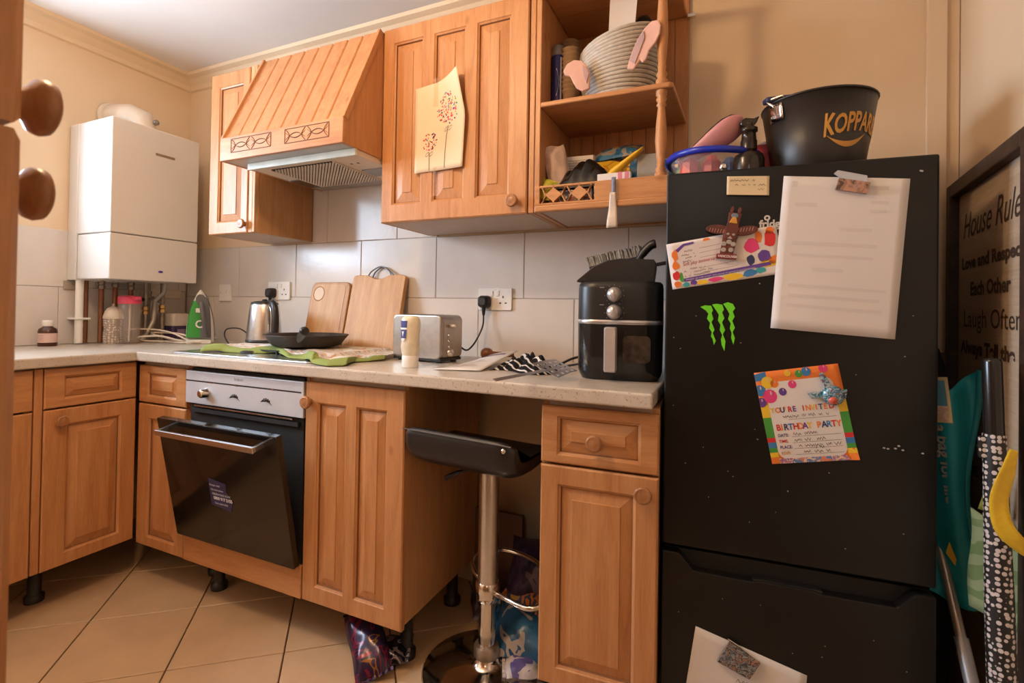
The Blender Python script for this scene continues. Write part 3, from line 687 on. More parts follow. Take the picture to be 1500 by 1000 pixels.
# chopping boards
def board(name, label, w, h, t, loc, lean, shape, mk):
    o = T(name, label, 'chopping board', loc, rot=(R(lean), 0, 0), group='chopping boards against the tiles')
    mk(o, w, h, t); return o
def mk1(o, w, h, t):
    q = MB(); pr = rrect(0, 0, w, h, .028, 6); q.prism(pr, 0, t); q.build('board', BOARDE, o, .005, 3)
    p = rrect(.012, .012, w - .024, h - .012, .022, 6)
    MB().prism(p, -.0012, .001).build('worn_face', BOARDW, o)
    c_ = ell(.052, h - .056, .034, .036, 24); inn = ell(.052, h - .056, .0295, .031, 24); q = MB()
    q.loft([[(a, -.0013, b) for a, b in c_], [(a, -.0035, b) for a, b in ell(.052, h - .056, .032, .034, 24)], [(a, -.0013, b) for a, b in inn]], False, True, False); q.build('hole_rim', BOARDE, o)
    MB().prism(inn, -.0016, 0).build('thumb_hole', M('pale worn hollow', (.66, .46, .28), .5), o)
def mk2(o, w, h, t):
    r = .014; pts = [(0, 0), (w, 0), (w, h - r), (w - .004, h - .004), (w - r, h)]
    for i in range(9):
        a = i / 8; pts.append((w * .70 - a * w * .42, h - .018 * math.sin(math.pi * a)))
    pts += [(r, h), (.004, h - .004), (0, h - r)]
    MB().prism(pts, 0, t).build('board', BOARDW, o, .003, 2)
    for k, y in ((0, .004), (1, .016)):
        MB().tube(smooth_path([(w * .27 + k * .018, y, h - .012), (w * .33 + k * .012, y, h + .018), (w * .5, y, h + .04), (w * .67, y, h + .018), (w * .73 + k * .018, y, h - .012)], 6), .003, 8).build('wire_handle', M('dark steel wire', (.16, .155, .16), .3, .7), o)
board('chopping_board', 'smaller rounded wooden chopping board with a thumb circle', .228, .300, .022, (.965, -.096, ZW + .012), -12, None, mk1)
board('chopping_board', 'larger bamboo chopping board with curved wire handle', .282, .335, .024, (1.212, -.112, ZW + .008), -13, None, mk2)
# toaster
to = T('toaster', 'wide brushed steel two-slot toaster against the tiles', 'toaster', (1.746, -.255, ZW), R(-7))
MB().prism(rrect(-.112, .012, .112, .168, .022, 5), -.065, .065).build('shell', STEELT, to, .006, 3)
MB().box(-.108, -.062, 0.006, .108, .062, .016).build('base', BLACKP, to)
for fx in (-.085, .085):
    for fy_ in (-.045, .045): MB().lathe([(.012, 0), (.012, .008)], (fx, fy_, 0), 'z', 10).build('foot', BLACKP, to)
for sy in (-.025, .025): MB().box(-.085, sy - .012, .160, .085, sy + .012, .1685).build('slot', BLACKM, to)
MB().box(.1105, -.050, .02, .1135, .050, .150).build('end_panel', STEELT, to, .001)
MB().tube([(.112, -.012, .130), (.135, -.012, .130)], .004, 8).build('lever', WHITEP, to); MB().box(.112, -.028, .122, .122, .004, .137).build('lever_knob', CHROME, to, .003)
for i in range(3): MB().lathe([(.005, 0), (.005, .004), (.0001, .005)], (.1135, -.022, .096 - i * .02), 'x', 10).build('button', CHROME, to)
MB().lathe([(.014, 0), (.013, .012), (.0001, .013)], (.1135, -.018, .035), 'x', 14).build('dial', CHROME, to)
# mayonnaise bottle
ma = T('sauce_bottle', 'upside-down squeezy mayonnaise bottle with blue label before the toaster', 'bottle', (1.822, -.478, ZW), R(12))
MAYO = M('creamy squeezy plastic', (.74, .66, .50), .3, var=.15, scale=20)
MB().lathe([(.027, 0), (.028, .003), (.0275, .036), (.026, .039)], (0, 0, 0), 'z', 24, sy=.72).build('cap', WHITEP, ma)
MB().lathe([(.0265, .038), (.0285, .045), (.030, .055), (.0315, .068), (.029, .085), (.0305, .105), (.0325, .125), (.033, .142), (.030, .157), (.022, .165), (.0001, .166)], (0, 0, 0), 'z', 28, sy=.72).build('body', MAYO, ma)
def cyl(r, sy, off=.0006):
    return lambda a, z: ((r + off) * math.sin(a), -(r + off) * sy * math.cos(a), z)
cf = cyl(.0322, .72, .0010)
LA = -.58
q = MB(); q.grid(lambda u, v: cf(LA + (u - .5) * (.75 + .3 * v), .094 + .056 * v), 10, 8); lab = q.build('label', flat('royal blue label', (.05, .06, .22), .35), ma)
q = MB(); cf2 = cyl(.0322, .72, .0016)
q.grid(lambda u, v: cf2(LA + (u - .5) * (.5), .086 + .008 * v), 8, 2); q.grid(lambda u, v: cf2(LA + (u - .5) * 1.0, .122 + .006 * v), 8, 2)
q.grid(lambda u, v: cf2(LA + (u - .5) * .3 * v, .098 + .018 * v), 4, 3)
q.build('label_print', WHITEI, lab)
# kettle-side left run things
md_ = T('medicine_bottle', 'small brown medicine bottle with white cap on left worktop', 'bottle', (.075, -.668, ZW))
AMBER = M('amber plastic', (.07, .022, .012), .15, var=.1)
MB().lathe([(.033, 0), (.034, .003), (.034, .062), (.031, .074), (.018, .083), (.016, .088)], (0, 0, 0), 'z', 24).build('body', AMBER, md_)
MB().lathe([(.0185, .086), (.0195, .088), (.0195, .108), (.018, .111), (.0001, .111)], (0, 0, 0), 'z', 24).build('cap', WHITEP, md_)
lab = MB().lathe([(.0346, .016), (.0346, .056)], (0, 0, 0), 'z', 24, False).build('label', M('pale pink label', (.66, .47, .42), .5, var=.06), md_)
q = MB(); cf = cyl(.0346, 1, .0006)
for i in range(5): q.grid(lambda u, v: cf(.25 + (u - .5) * (1.1 - .15 * (i % 2)), .022 + i * .006 + .0018 * v), 8, 1)
q.build('label_print', M('brown print', (.40, .24, .22), .6), lab)
bb = T('baby_bottle', 'baby bottle with white cap and dotted print beside the boiler pipes', 'bottle', (.115, -.432, ZW))
MB().lathe([(.037, 0), (.039, .004), (.039, .05), (.036, .07), (.039, .09), (.039, .112), (.036, .118)], (0, 0, 0), 'z', 24).build('body', dots_mat('clear bottle with white dots', (.33, .26, .21), (.66, .58, .52), 95, .38, .25), bb)
MB().lathe([(.040, .116), (.041, .118), (.041, .128), (.039, .133), (.034, .150), (.024, .166), (.012, .173), (.006, .176), (.005, .186), (.0001, .19)], (0, 0, 0), 'z', 24).build('cap', CREAMP, bb)
wbt = T('water_bottle', 'tall clear drinks bottle with hot pink lid under the boiler', 'bottle', (.155, -.384, ZW))
CLEARP = clear('clear smoky plastic', (.86, .80, .75), .78, .12)
MB().lathe([(.0001, .002), (.040, .002), (.043, .006), (.045, .10), (.046, .188), (.043, .19)], (0, 0, 0), 'z', 24, False).build('body', CLEARP, wbt)
MB().lathe([(.047, .188), (.048, .19), (.048, .218), (.044, .224), (.02, .228), (.0001, .229)], (0, 0, 0), 'z', 24).build('lid', M('hot pink plastic', (.75, .075, .15), .35, var=.05), wbt)
MB().box(.02, -.016, .206, .066, .016, .224).build('lid_tab', bpy.data.materials['hot pink plastic'], wbt, .004)
MB().tube([(0, 0, .01), (.004, 0, .19)], .004, 8).build('straw', WHITEP, wbt)
tu = T('plastic_tub', 'small purple tub with white lid in the corner by the iron', 'tub', (.105, -.135, ZW))
MB().loft([[(a, b, z) for a, b in rrect(-.058 * k, -.045 * k, .058 * k, .045 * k, .02, 4)] for z, k in ((0, .92), (.01, .98), (.07, 1.0), (.078, .98))]).build('tub_body', M('deep violet plastic', (.055, .03, .10), .3, var=.1), tu)
MB().loft([[(a, b, z) for a, b in rrect(-.064 * k, -.05 * k, .064 * k, .05 * k, .022, 4)] for z, k in ((.078, .97), (.084, 1), (.135, .98), (.142, .93))]).build('tub_lid', M('grey white plastic', (.58, .53, .48), .35), tu)
q = MB(); q.box(.0575, -.02, .02, .0595, .02, .06); q.build('label', M('mauve label', (.30, .22, .36), .4), tu)
# iron standing on its heel
ir = T('steam_iron', 'green and white steam iron standing upright on its heel', 'iron', (.405, -.205, ZW), R(44))
def iro(z):
    t = max(0, min(1, (z - .012) / .25)); return .062 * (1 - t ** 2.1) ** .8 + .002
zz = [.012 + .25 * i / 14 for i in range(15)]
IRW = M('white iron plastic', (.70, .66, .60), .35, var=.03); IRG = M('bottle green plastic', (.03, .26, .04), .25, var=.06); IRD = M('dark grey plastic', (.11, .105, .11), .4)
def irsec(z, y0, y1, k=1.0, dx=0): r_ = iro(z) * k; return [(dx + a, b, z) for a, b in rrect(-r_, y0, r_, y1, min(.012, r_ * .6), 3)]
MB().loft([irsec(z, .040, .052) for z in zz]).build('soleplate', STEEL, ir)
MB().loft([irsec(z, .005, .040, .96) for z in zz]).build('skirt', IRW, ir)
MB().loft([irsec(z, -.020, .006, .80, -.003) for z in zz[1:12]]).build('water_tank', IRG, ir)
MB().loft([irsec(z, -.026, -.006, .38, .030) for z in zz[1:13]]).build('rear_panel', IRD, ir)
MB().prism(rrect(-.052, 0, .058, .020, .006, 3), -.03, .05, 'xz').build('heel', IRW, ir, .003)
MB().tube(smooth_path([(.034, -.01, .04), (.036, -.045, .055), (.030, -.06, .11), (.020, -.052, .165), (.008, -.014, .205)], 5), .0095, 10).build('handle', IRD, ir)
MB().lathe([(.020, 0), (.02, .008), (.013, .009), (.012, .003)], (.008, -.018, .095), 'y', 18, False).build('dial_ring', IRW, ir)
MB().prism(ell(.006, .215, .020, .026, 14), -.024, -.002).build('spray_cover', IRD, ir, .003)
MB().box(-.012, -.027, .150, .014, -.015, .172).build('button', IRW, ir, .003)
attach(MB().tube(smooth_path([(.44, -.22, ZW + .010), (.36, -.27, ZW + .006), (.27, -.27, ZW + .006), (.20, -.285, ZW + .007), (.16, -.32, ZW + .01), (.19, -.36, ZW + .03), (.28, -.31, ZW + .035), (.36, -.27, ZW + .014), (.34, -.23, ZW + .012), (.25, -.25, ZW + .02), (.17, -.29, ZW + .045), (.24, -.27, ZW + .05), (.33, -.25, ZW + .045), (.37, -.235, ZW + .03), (.33, -.21, ZW + .008), (.22, -.22, ZW + .006), (.12, -.31, ZW + .006), (.08, -.34, ZW + .02), (.1, -.37, ZW + .06), (.19, -.30, ZW + .065), (.30, -.27, ZW + .05), (.385, -.25, ZW + .018), (.42, -.24, ZW + .008)], 6), .0045, 8).build('cord', CREAMP), ir)['label'] = 'loose coil of cream flex'
# wooden pestle end, papers, cloth, spatula
tag(MB().lathe([(.0001, 0), (.016, .002), (.022, .012), (.0225, .026), (.018, .038), (.010, .046), (.009, .10), (.007, .13), (.0001, .132)], (0, 0, 0), 'x', 16).build('wooden_masher', DKWOOD, None, loc=(1.90, -.11, ZW + .0225)), 'dark wooden masher with round end lying behind the papers', 'utensil')
pp = T('folded_letter', 'white folded letter with blue heading lying near the striped cloth', 'paper', (1.97, -.30, ZW))
def letter(u, v): # u left-right, v front-back
    a = Vector((-.05, -.20, .002)) * (1 - u) * (1 - v) + Vector((.095, -.155, .003)) * u * (1 - v) + Vector((-.03, .02, .002)) * (1 - u) * v + Vector((.085, .17, .040)) * u * v
    a.z += .012 * math.sin(u * 3.1) * v; return tuple(a)
MB().grid(letter, 10, 10).build('sheet', PAPER, pp, solid=.0012)
q = MB(); q.grid(lambda u, v: tuple(Vector(letter(.35 + .5 * u, .80 + .07 * v)) + Vector((0, 0, .0015))), 8, 1); q.build('heading', flat('blue heading', (.14, .13, .38)), pp)
q = MB()
for i in range(6): q.grid(lambda u, v: tuple(Vector(letter(.15 + (.6 - .1 * (i % 3)) * u, .2 + i * .08 + .018 * v)) + Vector((0, 0, .0014))), 8, 1)
q.build('print', GREYINK, pp)
STR = stripes_mat('black and white striped cotton', (.62, .57, .52), (.008, .007, .007), 17, 4.5, .85, 'DIAGONAL', .16)
cl_ = T('oven_glove', 'crumpled black and white striped oven glove beside the letter', 'oven glove', (2.165, -.36, ZW))
def glove(u, v, top):
    x = -.10 + .20 * u + .02 * math.sin(v * 5); y = -.06 + .15 * v + .03 * math.sin(u * 6)
    e = (1 - abs(2 * u - 1) ** 3) * (1 - abs(2 * v - 1) ** 3)
    h = e * (.022 + .034 * u + .010 * math.sin(u * 23 + v * 7) + .008 * math.sin(v * 19 - u * 9) + .005 * math.sin(u * 41))
    return (x, y, max(.001, h) if top else .0008)
q = MB(); q.grid(lambda u, v: glove(u, v, 1), 40, 26); q.grid(lambda u, v: glove(u, v, 0), 40, 26); q.build('glove_body', STR, cl_)
MB().tube(smooth_path([(.09, -.03, .01), (.12, -.05, .012), (.14, -.05, .01)], 5), .006, 8).build('hanging_loop', STR, cl_)
sp = T('slotted_spatula', 'metal slotted spatula lying with its handle over the worktop edge', 'spatula', (2.302, -.555, ZW + .018), rot=(R(20), R(-2.5), R(75)))
# blade along local x
q = MB(); xs = [0 + i * .012 for i in range(9)]
def blade(x, y): return (x, y * (1 - .12 * (x / .1)), .012 + .004 * math.sin(x * 20))
hs = [(.018 + .022 * i, -.036 + .0185 * j) for i in range(4) for j in range(4)]
N1, N2 = 17, 17; 
for i in range(N1):
    for j in range(N2):
        if i % 4 in (1, 2) and j % 4 in (1, 2) and 0 < i < 16: continue
        q.poly([blade(i * .105 / N1, -.045 + j * .09 / N2), blade((i + 1) * .105 / N1, -.045 + j * .09 / N2), blade((i + 1) * .105 / N1, -.045 + (j + 1) * .09 / N2), blade(i * .105 / N1, -.045 + (j + 1) * .09 / N2)])
q.build('slotted_blade', STEEL, sp, solid=.0012)
q = MB(); q.loft([[(a, b - .006, .013 + .008), (a, b + .006, .013 + .008), (a, b + .006, .0155 + .008), (a, b - .006, .0155 + .008)] for a, b in ((.005, 0), (-.06, 0), (-.13, .003), (-.205, .005))], smooth=False); q.v = [(a, b, c_ - .009 - 0) for a, b, c_ in q.v]; q.build('handle', STEEL, sp, .001)
# air fryer
af = T('air_fryer', 'black air fryer with two dials and silver pull handle', 'air fryer', (2.462, -.315, ZW), R(7))
def afs(z, k): return [(a, b, z) for a, b in rrect(-.118 * k, -.128 * k, .118 * k, .122 * k, .055 * k, 8)]
MB().loft([afs(z, k) for z, k in ((.0, .90), (.012, .95), (.025, .985), (.155, 1.0))]).build('lower_body', M('glossy black plastic', (.012, .012, .013), .17, var=.15), af)
MB().loft([afs(z, k) for z, k in ((.155, .992), (.156, 1.004), (.167, 1.004), (.168, .99))]).build('silver_band', M('satin silver', (.62, .62, .64), .3, .8), af)
MB().loft([afs(z, k) for z, k in ((.167, 1.0), (.255, .995), (.268, .98), (.274, .93))]).build('upper_body', BLACKP, af)
MB().prism(rrect(.012, .052, .085, .125, .012, 4), -.1292, -.127).build('viewing_window', M('greasy window', (.045, .035, .03), .3, var=.9, scale=60), af)
MB().loft([[(a, -y, b) for a, b in rrect(-.036 + i_, .026 + i_, -.003 - i_, .148 - i_, .005, 3)] for y, i_ in ((.126, 0), (.158, 0), (.163, .003))]).build('pull_handle', M('satin silver handle', (.52, .47, .45), .38, .35), af)
for kz in (.238, .190):
    MB().lathe([(.0205, 0), (.0205, .004), (.0175, .006), (.0165, .016), (.0001, .0165)], (-.012, -.127, kz), 'y', 24).build('dial', M('silver dial', (.50, .47, .46), .3, .6), af)
    q = MB(); q.box(-.014, -.1445, kz - .012, -.010, -.1425, kz + .012)
    for i in range(9):
        a = R(-40 + 32.5 * i); q.prism(ell(-.012 + .026 * math.cos(a), kz + .026 * math.sin(a), .0011, .0011, 6), -.1288, -.127)
    q.box(-.052, -.1288, kz + .018, -.040, -.127, kz + .020); q.build('dial_marks', M('grey marks', (.34, .32, .31), .5), af)
attach(MB().tube(smooth_path([(2.345, -.24, ZW + .05), (2.30, -.26, ZW + .038), (2.27, -.28, ZW + .022), (2.255, -.30, ZW + .012), (2.25, -.26, ZW + .006), (2.28, -.12, ZW + .006)]), .004, 8).build('cord', BLACKP), af)
# dustpan and brush on the air fryer
dp = T('dustpan', 'black dustpan lying on top of the air fryer', 'dustpan', (2.462, -.31, ZW + .2745), R(7))
q = MB(); 
def dps(t):
    w_ = .122 - .0 * t; h = .012 + .056 * min(1, t * 2.2)
    return w_, h
pts = [(-.122, 0), (-.120, .006), (-.075, .044), (-.04, .060), (.0, .066), (.09, .062), (.098, .05), (.092, .004), (.06, .001)]
q.prism(pts, -.10, -.094).prism(pts, .094, .10)
for (a, b), (c_, d_) in zip(pts[1:7], pts[2:8]): pass
q.box(-.122, -.10, 0, .092, .10, .004); q.prism([(.086, .002), (.092, .002), (.098, .05), (.092, .056)], -.10, .10)
q.build('pan', BLACKP, dp, .0015)
MB().loft([[(.09, -.014, .050), (.09, .014, .050), (.09, .014, .060), (.09, -.014, .060)], [(.18, -.010, .066), (.18, .010, .066), (.18, .010, .075), (.18, -.010, .075)]], smooth=False).build('handle', BLACKP, dp, .002)
hb = T('hand_brush', 'grey-bristled hand brush with black handle resting in the dustpan', 'brush', (2.44, -.275, ZW + .2745 + .012), R(4))
q = MB(); q.prism([(-.085, .044), (.075, .076), (.078, .062), (-.083, .028)], -.02, .02); q.build('brush_head', BLACKP, hb, .003)
q = MB()
for i in range(30):
    for j in range(6):
        x = -.082 + i * .0053; y = -.017 + j * .0068; zb_ = .044 + (x + .085) * .2; l_ = .034 + random.uniform(-.004, .004)
        q.tube([(x, y, zb_ - .002), (x - .008 + random.uniform(-.004, .004), y + random.uniform(-.003, .003), zb_ + l_ * .8)], .0042, 4)
q.build('bristles', M('grey bristles', (.24, .22, .19), .8, var=.3, scale=80), hb)['kind'] = 'stuff'
q = MB(); q.tube(smooth_path([(.045, -.05, .010), (.058, -.055, .040), (.078, -.055, .075), (.10, -.055, .098), (.115, -.055, .103)], 5), [.007] * 5 + [.010] * 5 + [.0125] * 6 + [.013] * 4 + [.009], 10); q.build('handle', BLACKP, hb)

# ================================================================== FRIDGE
FX, FY, FR = 2.6098, -.5388, math.atan(.0688)
fr_ = T('fridge_freezer', 'black upright fridge freezer covered with papers and magnets', 'fridge', (FX, FY, 0), FR)
FH, FW_ = 1.4438, .541
MB().box(.003, .046, .025, FW_ - .003, .475, FH - .001).build('body', BLACKP, fr_, .004)
ud = MB().box(0, 0, .5365, FW_, .044, FH).build('upper_door', BLACKG, fr_, .005, 3)
q = MB(); q.prism([(0, .05), (FW_, .05), (FW_, .519), (.508, .519), (.500, .512), (.475, .484), (.34, .482), (.325, .486), (.215, .486), (.20, .482), (.072, .482), (.046, .512), (.038, .519), (0, .519)], 0, .030)
ld = q.build('lower_door', BLACKG, fr_, .003, 2)
MB().box(.002, .030, .05, FW_ - .002, .044, .519).build('door_backing', BLACKM, ld)
MB().box(.20, .004, .476, .34, .03, .4875).build('grip_lip', BLACKP, ld, .003)
MB().box(.02, .06, 0, FW_ - .02, .47, .026).build('base', BLACKM, fr_)
MB().text('o', lambda x, y: (.214 + x, -.0006, 1.3185 + y), .024, 0, .0008).text('fridgemaster', lambda x, y: (.2045 + x, -.0006, 1.3025 + y), .0235, 0, .0008).build('logo', flat('pale grey logo', (.60, .58, .56)), ud)
q = MB()
for i in range(26):
    a, z = random.uniform(.02, .52), random.uniform(.56, 1.2); q.prism(ell(a, z, random.uniform(.0008, .0018), random.uniform(.0008, .0016), 6), -.0006, .0005)
for a, z in ((.448, .819), (.455, .818), (.468, .820), (.481, .818), (.474, .826), (.515, .815), (.508, 1.41), (.51, 1.409)): q.prism(ell(a, z, .0026, .0018, 7), -.0006, .0005)
q.build('paint_spots', flat('white specks', (.5, .47, .45)), ud)
q = MB()
for i in range(16):
    a, z = random.uniform(.02, .52), random.uniform(.08, .46); q.prism(ell(a, z, .0013, .0013, 6), -.0006, .0005)
q.build('paint_spots', flat('grey specks', (.3, .28, .27)), ld)
rotz = Matrix.Rotation(FR, 3, 'Z')
def onf(name, label, cat, a, z, group=None):
    p = rotz @ Vector((a, -.0008, 0)); return T(name, label, cat, (FX + p.x, FY + p.y, z), FR, group)
def bil(TL, TR, BR, BL, a0, z0):
    def f(s, t, h=0.0006):
        x = TL[0] * (1 - s) * (1 - t) + TR[0] * s * (1 - t) + BR[0] * s * t + BL[0] * (1 - s) * t
        z = TL[1] * (1 - s) * (1 - t) + TR[1] * s * (1 - t) + BR[1] * s * t + BL[1] * (1 - s) * t
        return (x - a0, -h, z - z0)
    return f
def sheet(o, f, mat, curl=None, name='sheet'):
    return MB().grid(lambda s, t: f(s, t, .0008 + (curl(s, t) if curl else 0)), 14, 14).build(name, mat, o, solid=.0006)
# big letter
o = onf('letter', 'large white letter page held by a magnet on the fridge door', 'paper', .36, 1.05)
f = bil((.2535, 1.418), (.4895, 1.394), (.4645, 1.052), (.2293, 1.070), .36, 1.05)
LC = lambda s, t: .004 * t ** 2 + .002 * math.sin(s * 5) * t
pg = sheet(o, f, PAPER, LC)
q = MB()
for s0, s1, t0, t1 in ((.08, .12, .03, .07), (.12, .3, .17, .195), (.7, .85, .05, .075), (.72, .86, .145, .165), (.72, .85, .2, .22), (.5, .75, .32, .345), (.12, .8, .42, .445), (.12, .78, .50, .52), (.3, .55, .585, .61), (.12, .9, .70, .72), (.12, .86, .765, .785), (.12, .88, .83, .85)):
    q.grid(lambda u, v: f(s0 + (s1 - s0) * u, t0 + (t1 - t0) * v, .0014 + LC(s0 + (s1 - s0) * u, t0 + (t1 - t0) * v)), 8, 1)
q.build('print', PALEGREY, pg)
m_ = onf('photo_magnet', 'clear clip magnet with tiny picture on top of the letter', 'magnet', .385, 1.385)
MB().prism([(-.035, .030), (.0, .0), (.028, -.002), (.026, .020), (-.028, .036)], -.010, -.002).build('clip', clear('clear clip', (.8, .82, .86), .45), m_, .001)
MB().prism([(-.032, -.006), (.026, -.020), (.032, .004), (-.026, .018)], -.0112, -.003).build('picture', blobs('brown picture', [(.10, .06, .05), (.32, .18, .12), (.48, .25, .18), (.24, .26, .34)], 45, .3), m_)
# sticky note
o = onf('sticky_note', 'small yellow sticky note with scrawl near the fridge top', 'note', .18, 1.378)
f = bil((.1352, 1.4265), (.2244, 1.4205), (.2234, 1.3745), (.1342, 1.3815), .18, 1.378)
NC = lambda s, t: .006 * t ** 2
pg = sheet(o, f, NOTE, NC); q = MB()
for k, (s0, s1, t) in enumerate(((.08, .68, .22), (.2, .93, .45), (.65, .88, .68))): q.scrib(lambda x, y: f(x, y, .0014 + NC(x, y)), s0, s1, t, .13, .016, .035, k)
q.build('handwriting', INK, pg)
# party invitation 1
o = onf('party_invitation', 'landscape soft play party invitation with colourful splashes', 'invitation', .12, 1.16, 'party invitations on the fridge')
f = bil((.000, 1.2685), (.2385, 1.3065), (.2575, 1.1955), (.0165, 1.1575), .12, 1.16)
IC = lambda s, t: .0
pg = sheet(o, f, PAPER, IC)
def pf(poly, mat, nm='print', h=.0016, par=None):
    return MB().poly([f(s, t, h) for s, t in poly]).build(nm, mat, par or pg, recalc=False)
splash = [((.04, .14, .10, .42), ORANGE), ((.03, .40, .10, .60), ORANGE), ((.02, .62, .09, .82), RED), ((.02, .82, .09, .98), ORANGE), ((.08, .66, .13, .90), GREEN), ((.10, .88, .17, .99), TEALP), ((.17, .86, .24, .97), PURPLE), ((.23, .88, .34, .99), YELLOW), ((.34, .86, .48, .97), PINK), ((.48, .84, .66, .98), YELLOW), ((.64, .82, .78, .96), BLUE), ((.76, .80, .86, .93), TEALP), ((.34, .01, .42, .08), ORANGE), ((.70, .18, .84, .50), PINK), ((.80, .06, .87, .30), ORANGE), ((.87, .08, .99, .46), RED), ((.90, .00, .98, .16), ORANGE), ((.80, .46, .92, .72), PURPLE), ((.70, .50, .78, .74), NAVY), ((.80, .68, .97, .82), YELLOW), ((.88, .60, .99, .78), ORANGE)]
rnd = random.Random(3)
for (s0, t0, s1, t1), mt_ in splash:
    cx, cz = (s0 + s1) / 2, (t0 + t1) / 2; pts = [(min(.995, max(.005, cx + (s1 - s0) * .5 * rnd.uniform(.75, 1.15) * math.cos(a * .6283))), min(.99, max(.01, cz + (t1 - t0) * .5 * rnd.uniform(.75, 1.15) * math.sin(a * .6283)))) for a in range(10)]
    pf(pts, mt_)
pf([(.09, .13), (.60, .02), (.68, .30), (.68, .78), (.12, .80)], M('pale writing panel', (.70, .62, .60), .7, var=.02), 'panel', .0018)
pf([(.08, .16), (.16, .05), (.26, .04), (.26, .08), (.17, .10), (.10, .22)], PURPLE, h=.002); bar = pf([(.12, .80), (.5, .76), (.9, .72), (.9, .79), (.5, .84), (.12, .87)], PURPLE, 'banner', .002)
q = MB(); q.text('Please do not enter the party in general participants', lambda x, y: f(.14 + x, .845 - x * .062 - y * 1.0, .0024), .038, 0, 0, sx=.78); q.build('print', WHITEI, pg)
q = MB(); q.text('Soft play anniversary, Centre', lambda x, y: f(.13 + x, .53 - x * .10 - y * 2.2, .0022), .050, .15, sx=.78); q.build('print', M('red ink', (.42, .06, .06), .6), pg)
q = MB()
for k, (s0, s1, t) in enumerate(((.16, .24, .22), (.13, .26, .30), (.16, .27, .37), (.13, .22, .44), (.19, .34, .62), (.19, .4, .69), (.13, .38, .76), (.13, .16, .65))): q.scrib(lambda x, y: f(x, y - (x - .15) * .1, .0022), s0, s1, t, .05, .006, .010, k + 10)
for t in (.20, .30, .40, .62, .72): q.poly([f(.3, t, .0021), f(.62, t - .03, .0021), f(.62, t - .025, .0021), f(.3, t + .005, .0021)])
q.build('handwriting', INK, pg)
# totem magnet
o = onf('totem_magnet', 'carved brown totem pole souvenir magnet with spread wings', 'magnet', .155, 1.225)
TOT = M('carved brown resin', (.12, .030, .018), .45, var=.3, scale=60); rot_ = R(-11)
def rt2(a, z): return (a * math.cos(rot_) - z * math.sin(rot_) - .012, a * math.sin(rot_) + z * math.cos(rot_) + .058)
def tp(poly, y0, y1, mat, nm, par=None, bev=.0012): return MB().prism([rt2(a, z) for a, z in poly], -y1, -y0).build(nm, mat, par or o, bev)
tp([(-.014, -.045), (.014, -.045), (.016, .0), (.012, .032), (.014, .055), (-.014, .055), (-.012, .032), (-.016, 0)], .003, .012, TOT, 'trunk')
tp(ell(-.030, .012, .026, .011, 16, .1), .003, .010, TOT, 'wing'); tp(ell(.030, .018, .026, .011, 16, .35), .003, .010, TOT, 'wing')
tp([(-.020, -.056), (.024, -.052), (.022, -.040), (-.021, -.045)], .004, .013, flat('dark red plaque', (.22, .02, .02)), 'plaque')
MB().text('VANCOUVER', lambda x, y: (*[(p[0], -.0134, p[1]) for p in [rt2(-.0175 + x, -.0525 + y + x * .09)]][0],), .0078, 0, .0002, sx=.88).build('lettering', WHITEI, o)
tp(ell(-.008, .062, .004, .008, 10), .003, .011, TOT, 'ear'); tp(ell(.008, .062, .004, .008, 10), .003, .011, TOT, 'ear')
tp(ell(0, .048, .008, .006, 10), .011, .0135, flat('slate blue', (.16, .22, .28)), 'brow'); tp([(-.009, .030), (.009, .030), (.005, .042), (0, .046), (-.005, .042)], .011, .015, GOLD, 'beak')
tp([(-.012, -.008), (.012, -.008), (.013, .012), (-.013, .012)], .011, .0135, TOT, 'mask'); 
GF = M('greyish paint', (.40, .35, .31), .6)
for a in (-.006, .006): tp(ell(a, .004, .0035, .0028, 8), .0125, .0145, GF, 'eye')
tp([(-.006, -.007), (.006, -.007), (0, .000)], .0125, .0145, GF, 'nose')
for a, z in ((-.010, -.020), (.010, -.018), (-.008, -.034), (.008, -.032), (0, -.014)): tp(ell(a, z, .006, .0055, 10), .011, .0135, GF, 'boss')
for sg, ax, az in ((-1, -.030, .010), (1, .030, .017)):
    for k in range(6): tp([(ax - .018 + k * .006, az - .006 + (k * .0018 if sg > 0 else 0)), (ax - .0165 + k * .006, az - .006 + (k * .0018 if sg > 0 else 0)), (ax - .0155 + k * .006, az + .003 + (k * .0018 if sg > 0 else 0)), (ax - .017 + k * .006, az + .003 + (k * .0018 if sg > 0 else 0))], .0095, .0108, M('pinkish paint', (.42, .22, .2), .6) if k == 0 and sg == -1 else bpy.data.materials['pinkish paint'], 'feather', bev=0)
# green claw logo
o = onf('claw_sticker', 'neon green three-claw logo sticker on the black fridge', 'sticker', .118, 1.01)
for pts in ([(-.038, .106), (-.028, .110), (-.014, .109), (-.010, .098), (-.013, .092), (-.009, .078), (-.013, .070), (-.006, .052), (-.010, .044), (-.003, .026), (-.007, .016), (-.010, .030), (-.014, .036), (-.012, .046), (-.018, .056), (-.016, .068), (-.023, .078), (-.020, .090), (-.026, .098)],
            [(-.012, .112), (-.002, .114), (.010, .112), (.014, .100), (.010, .094), (.015, .080), (.010, .070), (.017, .052), (.012, .042), (.018, .026), (.016, .002), (.010, .016), (.008, .030), (.011, .040), (.005, .052), (.007, .064), (.001, .074), (.003, .088), (-.003, .098)],
            [(.012, .114), (.022, .118), (.033, .114), (.038, .104), (.033, .096), (.037, .084), (.032, .074), (.038, .058), (.033, .048), (.038, .034), (.035, .018), (.030, .034), (.031, .046), (.027, .056), (.029, .068), (.023, .078), (.026, .090), (.021, .100)]):
    MB().prism(pts, -.0008, 0).build('claw_mark', NEON, o)
